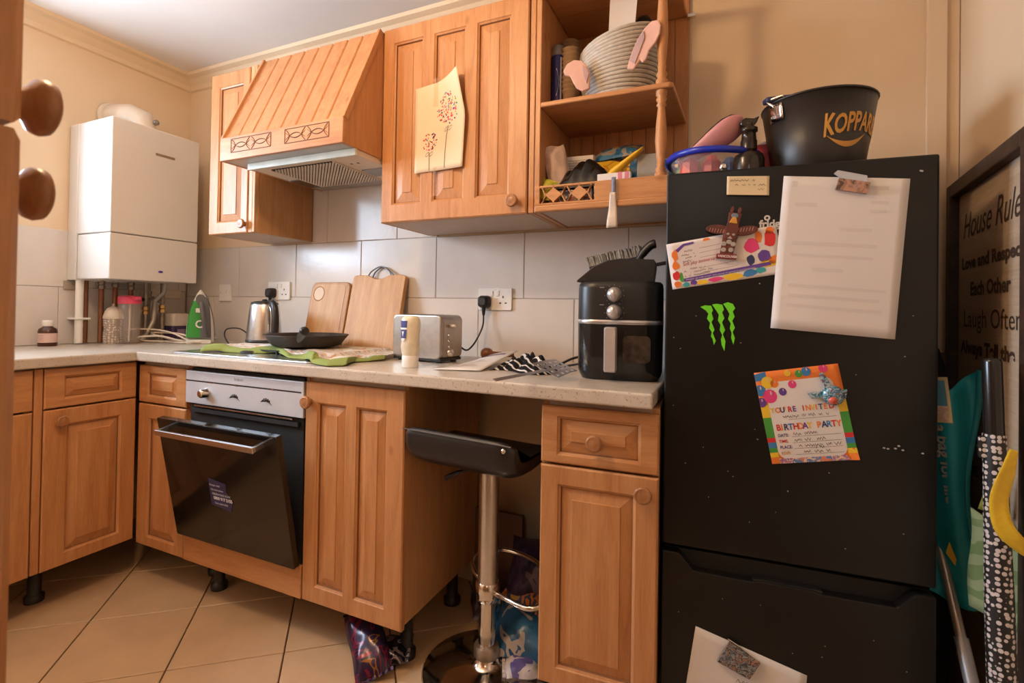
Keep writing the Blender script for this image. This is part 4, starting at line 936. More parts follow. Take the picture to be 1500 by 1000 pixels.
# birthday invitation
o = onf('birthday_invitation', 'tilted rainbow-bordered birthday party invitation on the fridge', 'invitation', .30, .76, 'party invitations on the fridge')
f = bil((.1966, .9643), (.3621, .9954), (.4030, .7900), (.2365, .7589), .30, .76)
BCv = lambda s, t: .05 * max(0, (s + t - 1.86))
pg = sheet(o, f, ORANGE, BCv, 'border')
def P2(poly, mat, nm, h=.0016): return MB().poly([f(s, t, h + BCv(s, t)) for s, t in poly]).build(nm, mat, pg, recalc=False)
for s0, s1 in ((0, .10), (.90, 1)):
    for t0, t1, mt_ in ((.36, .50, YELLOW), (.50, .72, GREEN), (.72, .77, RED), (.77, .83, BLUE), (.83, .88, GREEN), (.88, .93, YELLOW), (.93, 1, ORANGE)): P2([(s0, t0), (s1, t0), (s1, t1), (s0, t1)], mt_, 'rainbow_band', .0014)
P2([(0, .02), (.14, .0), (.14, .08), (0, .10)], BLUE, 'balloon', .0015)
q_ = [(s, t) for s, t in rrect(.10, .12, .90, .95, .09, 4)]
P2(q_, PAPER, 'writing_panel', .0018)
P2([(.1, .945), (.9, .945), (.9, 1), (.1, 1)], blobs('balloon strip', [(.6, .2, .1), (.1, .2, .45), (.7, .5, .3), (.4, .1, .3), (.2, .4, .3)], 60, .5), 'balloon_strip', .0017)
for s, t, r_, mt_ in ((.14, .12, .075, YELLOW), (.03, .20, .07, BLUE), (.22, .14, .05, ORANGE), (.14, .27, .085, PINK), (.02, .33, .06, PURPLE), (.30, .235, .048, PURPLE), (.43, .165, .05, PINK), (.62, .045, .055, BLUE), (.53, .06, .045, GREEN), (.40, .04, .04, YELLOW), (.82, .03, .05, PINK)):
    bl = P2([(max(0, s + a), max(.0, min(1, t + b * .85))) for a, b in ell(0, 0, r_, r_ * 1.05, 14)], mt_, 'balloon', .0021)
    P2([(max(0, s + r_ * .2 + a), max(0, t - r_ * .4 + b)) for a, b in ell(0, 0, r_ * .14, r_ * .3, 8)], SKIN, 'balloon_shine', .0024)
def fancy(txt, s0, t0, size, cols, adv, slope=0):
    x = s0
    for i, ch in enumerate(txt):
        if ch != ' ':
            MB().text(ch, lambda a, b: f(x + a, t0 - b * .82, .0023), size, 0, size * .03, sx=.85).build('letter', cols[i % len(cols)], pg, recalc=False)
        x += adv * (.62 if ch in "I'" else 1)
CC = [YELLOW, ORANGE, NAVY, ORANGE, RED, PURPLE, YELLOW, RED, ORANGE]
fancy("YOU'RE INVITED", .105, .455, .098, CC, .058); fancy('BIRTHDAY PARTY', .135, .645, .112, [RED, ORANGE, NAVY, BLUE, RED, ORANGE, PURPLE, YELLOW], .0555)
for k, (wd, mt_) in enumerate((('DATE:', NAVY), ('TIME:', RED), ('PLACE:', PURPLE), ('RSVP:', GOLD))):
    q = MB(); q.text(wd, lambda a, b: f(.135 + a, .715 + k * .064 - b * .8, .0023), .056, 0, .0012, sx=.85); q.build('lettering', mt_, pg, recalc=False)
q = MB()
for k, (s0, s1, t) in enumerate(((.2, .78, .515), (.32, .62, .705), (.32, .68, .769), (.36, .86, .833), (.55, .75, .858), (.34, .72, .899))): q.scrib(lambda x, y: f(x, y, .0023), s0, s1, t - .01, .035, .0045, .016, k + 40)
for t in (.535, .72, .784, .848, .912): q.poly([f(.3, t, .0022), f(.86, t, .0022), f(.86, t + .003, .0022), f(.3, t + .003, .0022)])
q.build('handwriting', INK, pg)
# butterfly magnet
o = onf('glitter_magnet', 'sparkly blue ornamental magnet on the birthday invitation', 'magnet', .345, .925)
GLIT = blobs('blue glitter', [(.03, .12, .22), (.08, .26, .38), (.45, .55, .58), (.05, .18, .32), (.3, .1, .12)], 90, .25, .3)
MB().lathe([(.022, 0), (.021, .008), (.012, .012), (.0001, .013)], (.008, -.003, .0), 'y', 14).build('rosette', GLIT, o)
MB().prism([(-.042, .002), (-.01, .008), (-.008, -.006), (-.034, -.010)], -.010, -.003).build('wing', GLIT, o, .002); MB().prism([(-.008, .010), (-.020, .046), (-.012, .050), (.006, .018)], -.010, -.003).build('wing', GLIT, o, .002); MB().prism([(.012, .012), (.034, .016), (.032, -.004), (.02, -.006)], -.009, -.003).build('wing', GLIT, o, .002)
MB().lathe([(.009, .0), (.008, .004), (.0001, .006)], (.006, -.014, -.010), 'y', 10).build('bead', flat('coral bead', (.6, .10, .07), .3), o)
# low paper
o = onf('note_paper', 'plain white sheet pinned low on the freezer door, tilted', 'paper', .19, .10)
f = bil((.0786, .3530), (.3097, .2980), (.290, .02), (.040, .075), .19, .10)
pg = sheet(o, f, PAPER, lambda s, t: .002 * t)
q = MB()
for k, (s0, s1, t) in enumerate(((.42, .52, .28), (.34, .56, .38), (.30, .6, .48), (.3, .62, .58))): q.scrib(lambda x, y: f(x, y, .004), s0, s1, t, .05, .004, .02, k + 70)
q.build('handwriting', INK, pg)
o = onf('picture_magnet', 'rectangular picture magnet clipping the low white sheet', 'magnet', .17, .30)
MB().prism([(-.044, -.013), (-.018, .040), (.046, .006), (.024, -.036)], -.012, -.004).build('picture', blobs('dark insect print', [(.05, .055, .065), (.10, .11, .12), (.26, .27, .28), (.06, .05, .05), (.35, .18, .12), (.09, .10, .11)], 75, .25), o, .001)
MB().tube([(-.022, -.010, .045), (.0, -.008, .034), (.048, -.006, .004)], .0016, 6).build('wire_clip', CHROME, o)

# ------------------------------------------------------------------ on top of the fridge
ZF = FH + .0005
bk_ = T('ice_bucket', 'large black metal ice bucket with gold lettering on the fridge', 'bucket', (2.955, -.31, ZF))
BKB = M('black bucket enamel', (.020, .015, .012), .42, var=.2, scale=5)
MB().lathe([(.0001, .004), (.092, .004), (.096, 0), (.098, .002), (.1275, .196), (.124, .196), (.096, .008), (.0001, .008)], (0, 0, 0), 'z', 40, False).build('bucket_body', BKB, bk_)
MB().tube([(.127 * math.cos(2 * math.pi * i / 40), .127 * math.sin(2 * math.pi * i / 40), .197) for i in range(40)], .0032, 8, True).build('rim', BKB, bk_)
def bks(a, z, off=.0012): r_ = .098 + (z - .002) * .152 + off; return (r_ * math.sin(a), -r_ * math.cos(a), z)
A0 = .0
MB().text('KOPPARBERG', lambda x, y: bks(-.03 + x * 8.2, .084 + y * (1.22 - min(.22, max(0, x - .015) * 14)) + .016 * math.sin(min(math.pi, x / .21 * math.pi))), .060, .10, .0016, sx=.60).build('lettering', GOLD, bk_)
q = MB()
q.grid(lambda u, v: bks(.05 + .85 * u, .066 + .024 * (2 * u - .9) ** 2 + (v - .5) * .013 * math.sin(math.pi * min(1, max(0.05, u)))), 24, 2); q.build('swash', GOLD, bk_)
ear = MB(); aa = -.92
ear.grid(lambda u, v: bks(aa + (u - .5) * .34, .148 + .040 * v, .003), 6, 4); ear.build('handle_bracket', CHROME, bk_, solid=.003)
q = MB()
for u in (-.09, .09): q.lathe([(.004, 0), (.0035, .0025), (.0001, .003)], (bks(aa + u, .160, .004)[0], bks(aa + u, .160, .004)[1], .160), 'y', 8)
q.build('rivet', GREYPIPE, bk_)
MB().tube(smooth_path([bks(aa, .185, .006), (-.118, -.07, .203), (-.085, -.085, .208)], 4), .004, 8).build('wire_handle', CHROME, bk_)
tag(MB().box(-.034, -.014, 0, .034, .014, .014).build('bottle_opener', M('dark blue metal', (.06, .07, .16), .3, .5), None, .004, loc=(2.862, -.365, ZF + .2025)), 'small dark blue bottle opener lying across the bucket rim', 'opener')
bpy.data.objects['bottle_opener'].rotation_euler = (0, R(-6), R(20))
sd = T('pump_bottle', 'dark amber soap pump bottle between hairbrush and bucket', 'bottle', (2.795, -.36, ZF), R(10))
DKB = M('dark amber plastic', (.022, .014, .009), .2, var=.2)
MB().lathe([(.036, 0), (.038, .004), (.038, .062), (.034, .074), (.018, .082), (.017, .090)], (0, 0, 0), 'z', 24).build('body', DKB, sd)
MB().lathe([(.020, .088), (.020, .112), (.0185, .114), (.0165, .134), (.021, .136), (.021, .146), (.012, .150), (.012, .16)], (0, 0, 0), 'z', 20).build('pump_collar', DKB, sd)
MB().prism([(-.022, .154), (-.022, .166), (-.010, .173), (.010, .170), (.024, .176), (.018, .160), (.010, .150), (-.012, .148)], -.010, .010).build('pump_head', DKB, sd, .004, 3)
rb = T('red_box', 'small red carton with white top peeking behind the pump bottle', 'box', (2.85, -.27, ZF))
MB().box(-.035, -.03, 0, .03, .03, .118).build('carton', M('red card', (.50, .03, .05), .5), rb, .001); MB().prism([(-.035, .118), (.03, .118), (.03, .130), (.0, .132), (-.025, .124)], -.02, .02).build('flap', WHITEI, rb)
bw_ = T('plastic_bowl', 'wide bowl with cobalt blue rim full of bits at the fridge corner', 'bowl', (2.705, -.285, ZF))
def bowl_r(k): return [(.118 * k * math.cos(2 * math.pi * i / 36), .118 * k * .85 * math.sin(2 * math.pi * i / 36)) for i in range(36)]
MB().lathe([(.07, 0), (.085, .01), (.112, .075), (.115, .088), (.111, .088), (.080, .014), (.0001, .012)], (0, 0, 0), 'z', 36, False).build('bowl_body', clear('frosted bowl', (.90, .88, .90), .88, .1), bw_)
MB().tube([(.118 * math.cos(2 * math.pi * i / 36), .118 * math.sin(2 * math.pi * i / 36), .090 + .004 * math.sin(4 * math.pi * i / 36)) for i in range(36)], .0095, 8, True).build('rim', M('cobalt blue plastic', (.012, .03, .42), .3), bw_)
bits = [((-.055, -.055), .06, (.62, .04, .03)), ((.0, -.06), .055, (.62, .05, .05)), ((-.075, -.02), .05, (.2, .45, .05)), ((-.02, -.04), .05, (.72, .50, .05)), ((.045, -.05), .05, (.05, .16, .4)), ((.075, -.01), .05, (.55, .3, .25)), ((.02, .03), .06, (.6, .58, .55)), ((-.04, .04), .06, (.45, .05, .05))]
for k, ((bx_, by_), s_, col) in enumerate(bits):
    tag(MB().lathe([(.0001, 0), (.3, .05), (.5, .3), (.45, .75), (.2, 1), (.0001, 1)], (0, 0, 0), 'z', 8, smooth=False).build('wrapped_sweet', blobs('wrapper %d' % k, [col, tuple(min(1, c * 1.2) for c in col), tuple(c * .7 for c in col)], 40, .3, 0, k), None, loc=(2.705 + bx_, -.285 + by_, ZF + .016)), '%s wrapped sweet inside the blue-rimmed bowl' % ['crimson front-left', 'scarlet front', 'green left', 'yellow', 'dark blue', 'brownish right', 'whitish back', 'maroon back-left'][k], 'sweet', 'sweets in the blue-rimmed bowl').scale = (s_ * .95, s_ * .8, s_ * 1.3)
hb_ = T('hairbrush', 'pink detangling hairbrush propped on the blue-rimmed bowl', 'hairbrush', (2.705, -.345, ZF + .128), rot=(R(-58), R(-34), 0))
PK = M('dusty pink plastic', (.58, .26, .27), .32, var=.03)
prof_w = [(-.10, .012, .010), (-.06, .018, .016), (-.02, .026, .024), (.02, .034, .031), (.05, .036, .031), (.075, .030, .024), (.092, .014, .010)]
MB().loft([[(x, wy * math.cos(2 * math.pi * i / 14), .004 + hz * (.5 + .5 * math.sin(2 * math.pi * i / 14)) - hz * .9) for i in range(14)] for x, wy, hz in prof_w]).build('handle', PK, hb_, sub=1)
MB().loft([[(x, wy * .92 * math.cos(2 * math.pi * i / 14), .0065 + .0025 * math.sin(2 * math.pi * i / 14)) for i in range(14)] for x, wy, hz in prof_w[1:]]).build('pad', BLACKP, hb_)
q = MB()
for i in range(24):
    x = -.055 + i * .0062
    for j in range(4):
        y = (-.018 + j * .012) * (1 if x < .06 else .6); q.tube([(x, y, .008), (x + .002, y, .023)], .0009, 4)
q.build('bristles', M('translucent grey bristles', (.18, .14, .13), .5), hb_)['kind'] = 'stuff'
gb = T('perfume_cap', 'tiny chrome bottle top poking above the fridge edge', 'bottle', (2.735, -.445, ZF)); MB().lathe([(.020, 0), (.02, .008), (.008, .014), (.008, .02), (.0095, .021), (.0095, .033), (.006, .036), (.0001, .0365)], (0, 0, 0), 'z', 14).build('top', CHROME, gb)

# ================================================================== ON THE SHELVES
ZM = ZWB + .350 + .0006
bs = T('rope_basket', 'grey coiled rope basket with pink fabric ears on the middle shelf', 'basket', (2.425, -.205, ZM))
ROPE = M('grey cotton rope', (.50, .455, .40), .9, var=.10, scale=60, bump=.5, bscale=220)
nr = 17; rings_ = 28
for k in range(nr):
    z = .006 + k * .0116; kx = .100 + .024 * math.sin(min(1, k / 11) * math.pi / 2)
    MB().tube([(kx * math.cos(2 * math.pi * i / rings_), kx * .92 * math.sin(2 * math.pi * i / rings_), z + (.030 * (k / nr) * math.cos(2 * math.pi * i / rings_ - .1))) for i in range(rings_)], .0066, 6, True).build('rope_coil', ROPE, bs)
MB().lathe([(.0001, .002), (.1, .002), (.1, .008), (.0001, .008)], (0, 0, 0), 'z', 24).build('basket_base', ROPE, bs)
EAR = M('pink felt', (.66, .40, .33), .8, var=.08); EARB = M('mauve felt', (.46, .31, .31), .85)
def earm(pts, thick, base, nm='ear', mat=EAR, k=1.0):
    q = MB(); q.prism([(a * k, b * k) for a, b in pts], -thick, thick); q.v = [(x + base[0], y + base[1] - .12 * abs(x), z + base[2]) for x, y, z in q.v]; return q.build(nm, mat, bs, .004, 3)
pR = [(0, 0), (.010, .03), (.026, .062), (.045, .088), (.066, .104), (.084, .102), (.092, .086), (.090, .062), (.078, .038), (.060, .020), (.052, -.004), (.042, -.012), (.034, -.002), (.016, -.026), (-.004, -.020)]
earm(pR, .005, (.050, -.126, .078)); earm([(.004, .0), (.014, .03), (.030, .060), (.044, .078), (.048, .056), (.036, .026), (.020, -.014)], .002, (.050, -.1325, .080), 'ear_lining', EARB)
earm([(.0, .0), (-.010, .026), (-.026, .044), (-.050, .050), (-.072, .040), (-.084, .020), (-.078, .004), (-.062, .000), (-.054, -.018), (-.042, -.040), (-.022, -.052), (-.002, -.046)], .005, (-.066, -.118, .068)); earm([(-.004, .002), (-.014, .022), (-.026, .030), (-.024, .0), (-.012, -.03)], .002, (-.064, -.1245, .066), 'ear_lining', EARB)
tag(MB().prism([(-.03, 0), (.085, .02), (.098, .20), (.012, .20), (.008, .09), (-.008, .05)], -.001, .001).build('gift_bag', PAPER, None, loc=(2.385, -.235, ZM + .14)), 'white card tag sticking up out of the rope basket', 'card')
db_ = T('spray_bottle', 'dark bottle standing inside the rope basket beside the white tag', 'bottle', (2.490, -.165, ZM + .0085)); MB().lathe([(.026, 0), (.028, .003), (.028, .27), (.02, .285), (.0001, .29)], (0, 0, 0), 'z', 20).build('body', M('black green label', (.02, .022, .02), .3), db_); MB().lathe([(.0284, .215), (.0284, .262)], (0, 0, 0), 'z', 20, False).build('label', blobs('dull label', [(.05, .05, .04), (.10, .09, .06), (.16, .14, .10)], 60, .5), db_)
ca = T('aerosol_can', 'slim blue aerosol can with grey cap standing left on the middle shelf', 'can', (2.222, -.225, ZM))
MB().lathe([(.023, 0), (.0245, .003), (.0245, .185), (.022, .191)], (0, 0, 0), 'z', 24).build('can_body', M('royal blue can', (.03, .032, .16), .25, .3, var=.1), ca)
MB().lathe([(.0215, .19), (.022, .192), (.021, .222), (.019, .226), (.0001, .226)], (0, 0, 0), 'z', 24).build('cap', M('grey cap', (.20, .175, .16), .4), ca)
cf = cyl(.0245, 1, .0006); q = MB(); q.grid(lambda u, v: cf(.62 + u * .22, .006 + .175 * v), 3, 2); q.grid(lambda u, v: cf(.1 + .75 * u, .094 + .045 * math.cos(u * 3.1) + .005 * v), 12, 1); q.grid(lambda u, v: cf(.1 + .75 * u, .096 - .045 * math.cos(u * 3.1) + .005 * v), 12, 1); q.build('label_print', M('silver print', (.46, .44, .44), .3, .3), ca)
q = MB(); q.grid(lambda u, v: cf(-1.5 + u * 1.1, .1 + .08 * v), 6, 2); q.build('label_print', M('black print', (.01, .01, .012), .3), ca)
CUP = M('brown ripple cardboard', (.27, .165, .085), .8, var=.12, scale=30)
def cups(x, y, n, label):
    o = T('cup_stack', label, 'cups', (x, y, ZM), group='stacked ripple cups')
    for k in range(n):
        z = k * .0155; MB().lathe([(.024, z), (.0285, z + .055 if k == 0 else z + .045), (.031, z + .062), (.0335, z + .066), (.033, z + .071), (.028, z + .071)], (0, 0, 0), 'z', 18).build('cup', CUP, o)
cups(2.240, -.150, 14, 'taller back stack of brown ripple paper cups by the aerosol can'); cups(2.262, -.215, 10, 'shorter front stack of brown ripple paper cups by the basket')
# lower shelf contents
ZL = ZWB + .0206
def pillow(name, label, cat, w, h, t, loc, rot, mat, seed=0, group=None, crimp=True):
    o = T(name, label, cat, loc, rot=rot, group=group); q = MB(); rnd = random.Random(seed); ph = [rnd.uniform(0, 6) for _ in range(6)]
    def P(u, v, s):
        e = (1 - abs(2 * u - 1) ** 4) * (1 - abs(2 * v - 1) ** 4); hgt = s * t * .5 * e * (1 + .18 * math.sin(u * 11 + ph[0]) * math.sin(v * 9 + ph[1])) + .012 * t * 10 * math.sin(u * 17 + ph[2] + v * 5) * .12 * (1 - e)
        return ((u - .5) * w + .02 * w * math.sin(v * 8 + ph[3]), (v - .5) * h + .02 * h * math.sin(u * 9 + ph[4]), hgt + t * .5)
    q.grid(lambda u, v: P(u, v, 1), 16, 12); q.grid(lambda u, v: P(u, v, -1), 16, 12)
    q.build('wrapper', mat, o)
    if crimp:
        for sx in (-1, 1):
            q = MB()
            for i in range(12):
                y0 = -.5 * h + h * i / 12; q.poly([(sx * w * .5, y0, t * .5 + .002 * (-1) ** i), (sx * w * .5, y0 + h / 12, t * .5 - .002 * (-1) ** i), (sx * (w * .5 + .01), y0 + h / 12, t * .5 - .002 * (-1) ** i), (sx * (w * .5 + .01), y0, t * .5 + .002 * (-1) ** i)])
            q.build('crimped_end', mat, o)
    return o
YB = blobs('yellow foil', [(.58, .30, .02), (.72, .42, .03), (.5, .24, .02), (.68, .40, .04)], 14, .35)
BG = blobs('blue and gold foil', [(.03, .12, .28), (.05, .2, .38), (.4, .38, .36), (.6, .32, .04), (.04, .13, .3)], 16, .3, .2, .7)
BL = blobs('blue foil', [(.02, .09, .20), (.03, .14, .30), (.12, .2, .3), (.02, .1, .22)], 16, .3, .1, 1.7)
XS, YS = 2.185, -.006
o = T('paper_pile', 'assorted papers and small cartons packed low behind the gallery rail', 'papers', (2.385, -.175, ZL))
for k, (a0, a1, b0, b1, hh, nm) in enumerate(((-.16, -.02, -.135, .15, .050, 'carton'), (-.015, .15, -.135, .15, .056, 'carton'))): MB().box(a0, b0, 0, a1, b1, hh).build(nm, blobs('mixed cartons %d' % k, [(.45, .2, .05), (.3, .08, .05), (.5, .45, .4), (.1, .1, .14), (.5, .35, .06)], 24, .5, 0, k), o, .003)
ZP = ZL + .0565
pillow('snack_packet', 'plump yellow snack packet behind the black bag', 'packet', .14, .10, .05, (2.375, -.175, ZP + .052), (R(55), 0, R(6)), YB, 1, 'snack packets on the bottom shelf')
pillow('snack_packet', 'blue and gold snack packet lying topmost on the pile', 'packet', .15, .08, .035, (2.405, -.11, ZP + .135), (R(35), R(-8), R(6)), BG, 2, 'snack packets on the bottom shelf')
pillow('snack_packet', 'dark blue snack packet behind the yellow tube', 'packet', .12, .10, .05, (2.478, -.12, ZP + .075), (R(60), R(10), 0), BL, 3, 'snack packets on the bottom shelf')
pillow('snack_packet', 'blue and gold snack packet at right of the spindle', 'packet', .11, .10, .045, (2.545, -.16, ZL + .10), (R(60), R(-6), R(-10)), BG, 4, 'snack packets on the bottom shelf')
pillow('snack_packet', 'small lime packet standing at the left end of the bottom shelf', 'packet', .035, .07, .02, (2.216, -.30, ZL + .055), (R(75), R(20), 0), blobs('lime foil', [(.42, .40, .03), (.55, .5, .05)], 20, .3), 5, 'snack packets on the bottom shelf')
tb_ = T('squeeze_tube', 'bright yellow tube slanting up on the bottom shelf', 'tube', (2.428, -.285, ZP + .030), rot=(0, R(-36), R(4)))
YT = M('bright yellow plastic', (.70, .40, .02), .35, var=.06)
MB().loft([[(x, wy * math.cos(2 * math.pi * i / 12), .012 + hz * math.sin(2 * math.pi * i / 12)) for i in range(12)] for x, wy, hz in ((0, .012, .012), (.02, .014, .012), (.09, .017, .008), (.115, .018, .002))]).build('tube_body', YT, tb_); MB().lathe([(.009, 0), (.009, -.014), (.007, -.016)], (0, 0, .012), 'x', 10).build('tube_cap', YT, tb_)
o = T('bin_bag', 'crumpled shiny black bag heaped at the front of the bottom shelf', 'bag', (2.312, -.262, ZP))
def heap(u, v, top):
    x = -.080 + .195 * u; y = -.045 + .115 * v; e = (1 - abs(2 * u - 1) ** 2.4) * (1 - abs(2 * v - 1) ** 2.6)
    return (x, y, max(0, e * (.094 + .010 * math.sin(9 * math.hypot(u - .9, v * .6) * 4)) * (.80 + .25 * u) + e * .006 * math.sin(u * 14 - v * 20)) if top else 0)
q = MB(); q.grid(lambda u, v: heap(u, v, 1), 28, 20); q.grid(lambda u, v: heap(u, v, 0), 28, 20); q.build('bag', M('shiny black film', (.010, .009, .008), .22, var=.2, bump=.2, bscale=30), o)
o = T('leaflet', 'white printed leaflet propped behind the black bag', 'paper', (2.245, -.205, ZP + .012), rot=(R(-8), 0, R(4)))
MB().box(0, 0, 0, .092, .001, .125).build('sheet', PAPER, o); q = MB()
for i in range(9): q.box(.008, -.0006, .108 - i * .009, .008 + .075 * (.95 - .25 * ((i * 7) % 3) / 3), 0.0004, .111 - i * .009)
q.build('print', GREYINK, o)
pillow('plastic_bag', 'crumpled clear pinkish plastic bag stood at left of bottom shelf', 'bag', .19, .075, .035, (2.235, -.245, ZL + .115), (R(82), R(76), R(20)), M('cloudy pink film', (.56, .42, .35), .3, var=.25, scale=25), 6, None, False)
o = T('grey_box', 'small grey box at the spindle foot on the bottom shelf', 'box', (2.524, -.262, ZP - .0005)); MB().box(-.03, -.012, 0, .030, .012, .092).build('carton', M('grey card', (.27, .26, .24), .5), o, .002)
o = T('pill_packet', 'white and pink medicine packet lying along the gallery rail', 'packet', (2.435, -.293, ZP + .001)); MB().box(-.055, -.012, 0, .045, .012, .034).build('carton', PAPER, o, .001)
for xx in (.008, .028): MB().box(xx, -.0128, .002, xx + .012, -.0115, .0345).build('stripe', flat('rose stripe', (.62, .18, .26)), o)
o = T('peeling_tape', 'torn strip of clear tape hanging over the gallery rail', 'tape', (2.440, -.348, 1.348))
MB().grid(lambda u, v: ((u - .5) * (.034 - .018 * v) - .002, -.006 + .004 * v - .003 * math.sin(v * 8), .105 * v), 4, 12).build('strip', M('cloudy tape', (.62, .52, .43), .4), o, solid=.0008)
MB().grid(lambda u, v: ((u - .5) * .013, -.003 , .095 + .055 * v), 2, 4).build('blue_end', M('blue grey tape', (.16, .16, .24), .4), o, solid=.0008)
o = T('purple_box', 'small purple box lying on top of the wide wall cabinet', 'box', (1.985, -.22, ZWT + .0005)); MB().box(-.05, -.05, 0, .05, .05, .022).build('carton', M('purple card', (.16, .05, .20), .5), o, .002)
# drawing taped to the cabinet door
o = T('childs_drawing', 'cream paper drawing of two dotted balloons taped on the cabinet door', 'drawing', (1.745, -cD - .002, 1.578))
def DR(u, v, h=0):  # u across, v up
    top = .300 + .020 * u + .028 * max(0, (u - .45)) * 1.4 - (.0 if u < .8 else .0); x = -.005 + .196 * u - .022 * max(0, v - .55) * max(0, u - .5) * 4 + .012 * u * (1 - abs(2 * v - 1)) - .004; z = v * top + .004 * u * (1 - v)
    c_ = .020 * max(0, u - .55) ** 1.5 * 3 * (.35 + v) ; return (x, -.003 - c_ - h, z)
pg = MB().grid(lambda u, v: DR(u, v), 18, 18).build('sheet', CREAMPAPER, o, solid=.0006)
cols_ = [RED, ORANGE, YELLOW, GREEN, BLUE, NAVY, PINK, RED, PINK]
rnd = random.Random(5); dd = {}
for cu, cv, ru, rv, n in ((.66, .66, .22, .175, 120), (.30, .345, .15, .105, 55)):
    for k in range(n):
        a = rnd.uniform(0, 6.28); r_ = math.sqrt(rnd.random()); u = cu + ru * r_ * math.cos(a); v = cv + rv * r_ * math.sin(a); mt_ = rnd.choice(cols_) if a < 3.6 or a > 6 else rnd.choice([RED, PINK, ORANGE, NAVY])
        dd.setdefault(mt_.name, MB()).poly([DR(u + p, v + s_, .0008) for p, s_ in ell(0, 0, .016 * rnd.uniform(.6, 1.1), .009 * rnd.uniform(.7, 1.3), 6, rnd.uniform(-.6, .9))])
for nm, q in dd.items(): q.build('dots', bpy.data.materials[nm], pg, recalc=False)
q = MB()
def line(pts, th=.006):
    for (a, b), (c_, d_) in zip(pts, pts[1:]): q.poly([DR(a - th, b, .0009), DR(c_ - th, d_, .0009), DR(c_ + th, d_, .0009), DR(a + th, b, .0009)])
line([(.62, .02), (.62, .2), (.63, .36), (.66, .47)]); line([(.31, .01), (.305, .1), (.30, .22)])
for cu, cv in ((.66, .45), (.30, .21)):
    for sg in (-1, 1):
        pts = [(cu + sg * (.04 + .035 * math.cos(t * .7)), cv - .012 + .022 * math.sin(t * .7 + (0.6 if sg > 0 else -.6))) for t in range(10)]
        for (a, b), (c_, d_) in zip(pts, pts[1:]): q.poly([DR(a, b - .003, .0009), DR(c_, d_ - .003, .0009), DR(c_, d_ + .003, .0009), DR(a, b + .003, .0009)])
q.build('stalks', flat('brown felt pen', (.10, .07, .05)), pg, recalc=False)
TAPE = clear('clear sticky tape', (.97, .90, .8), .86, .15)
MB().grid(lambda u, v: (.066 + .018 * u, -.004 - .0005, .225 + .10 * v), 1, 3).build('tape', TAPE, o); MB().grid(lambda u, v: (.068 + .014 * u, -.0015 - .003 * v, -.085 + .10 * v), 1, 3).build('tape', TAPE, o)

# ================================================================== BAR STOOL
st_ = T('bar_stool', 'chrome gas-lift bar stool with black padded seat under the worktop gap', 'stool', (2.097, -.447, 0))
MB().lathe([(.0001, 0), (.192, 0), (.196, .006), (.19, .013), (.12, .022), (.06, .034), (.042, .046), (.038, .058)], (0, 0, 0), 'z', 40).build('base', CHROME, st_)
MB().lathe([(.036, .052), (.039, .056), (.039, .082), (.034, .09)], (0, 0, 0), 'z', 24).build('base_collar', M('worn collar', (.42, .36, .30), .35, .8), st_)
MB().lathe([(.0265, .085), (.0265, .27)], (0, 0, 0), 'z', 24).build('lower_post', CHROME, st_); MB().lathe([(.0315, .26), (.0315, .622)], (0, 0, 0), 'z', 24).build('upper_post', STEEL, st_)
MB().lathe([(.033, .222), (.037, .226), (.037, .275), (.033, .280)], (0, 0, 0), 'z', 24).build('footrest_collar', CHROME, st_)
pts = smooth_path([(-.025, .02, .255), (-.07, .045, .275), (-.095, .10, .285), (-.06, .165, .29), (.02, .18, .29), (.12, .14, .288), (.18, .05, .285), (.185, -.03, .27), (.15, -.055, .262), (.08, -.035, .258), (.03, -.012, .254)], 5)
MB().tube(pts, .008, 10).build('footrest', CHROME, st_)
q = MB(); rings = []
for i in range(21):
    u = i / 20; e = 1 - abs(2 * u - 1) ** 12
    sec = [(-.150, .655), (-.172, .684), (-.178, .742), (-.170, .754), (-.154, .754), (-.147, .740), (-.134, .700), (-.105, .678), (.04, .668), (.15, .674), (.166, .668), (.168, .655), (.155, .640), (.04, .624), (-.10, .632)]
    cx, cz = 0, .69
    rings.append([(-.2 + .345 * u, cx + (a - cx) * (.9 + .1 * e), cz + (b - cz) * (.72 + .28 * e) + .006 * (1 - u) - .006 * u) for a, b in sec])
q.loft(rings); q.build('seat', BLACKL, st_, sub=1)
q = MB(); q.tube([(-.198 + .34 * i / 12, -.1765, .747 + .006 - .012 * i / 12) for i in range(13)], .0022, 6); q.build('seat_piping', M('greyed piping', (.10, .09, .09), .4), st_)
MB().lathe([(.007, 0), (.006, .002), (.0001, .003)], (.12, -.176, .728), 'y', 10).build('stud', CHROME, st_)
MB().box(-.06, -.06, .618, .06, .06, .628).build('seat_plate', BLACKM, st_, .002)
MB().tube(smooth_path([(-.02, -.02, .622), (-.07, -.05, .612), (-.115, -.07, .590)], 4), [.005] * 5 + [.0075] * 4, 8).build('lift_lever', BLACKP, st_)
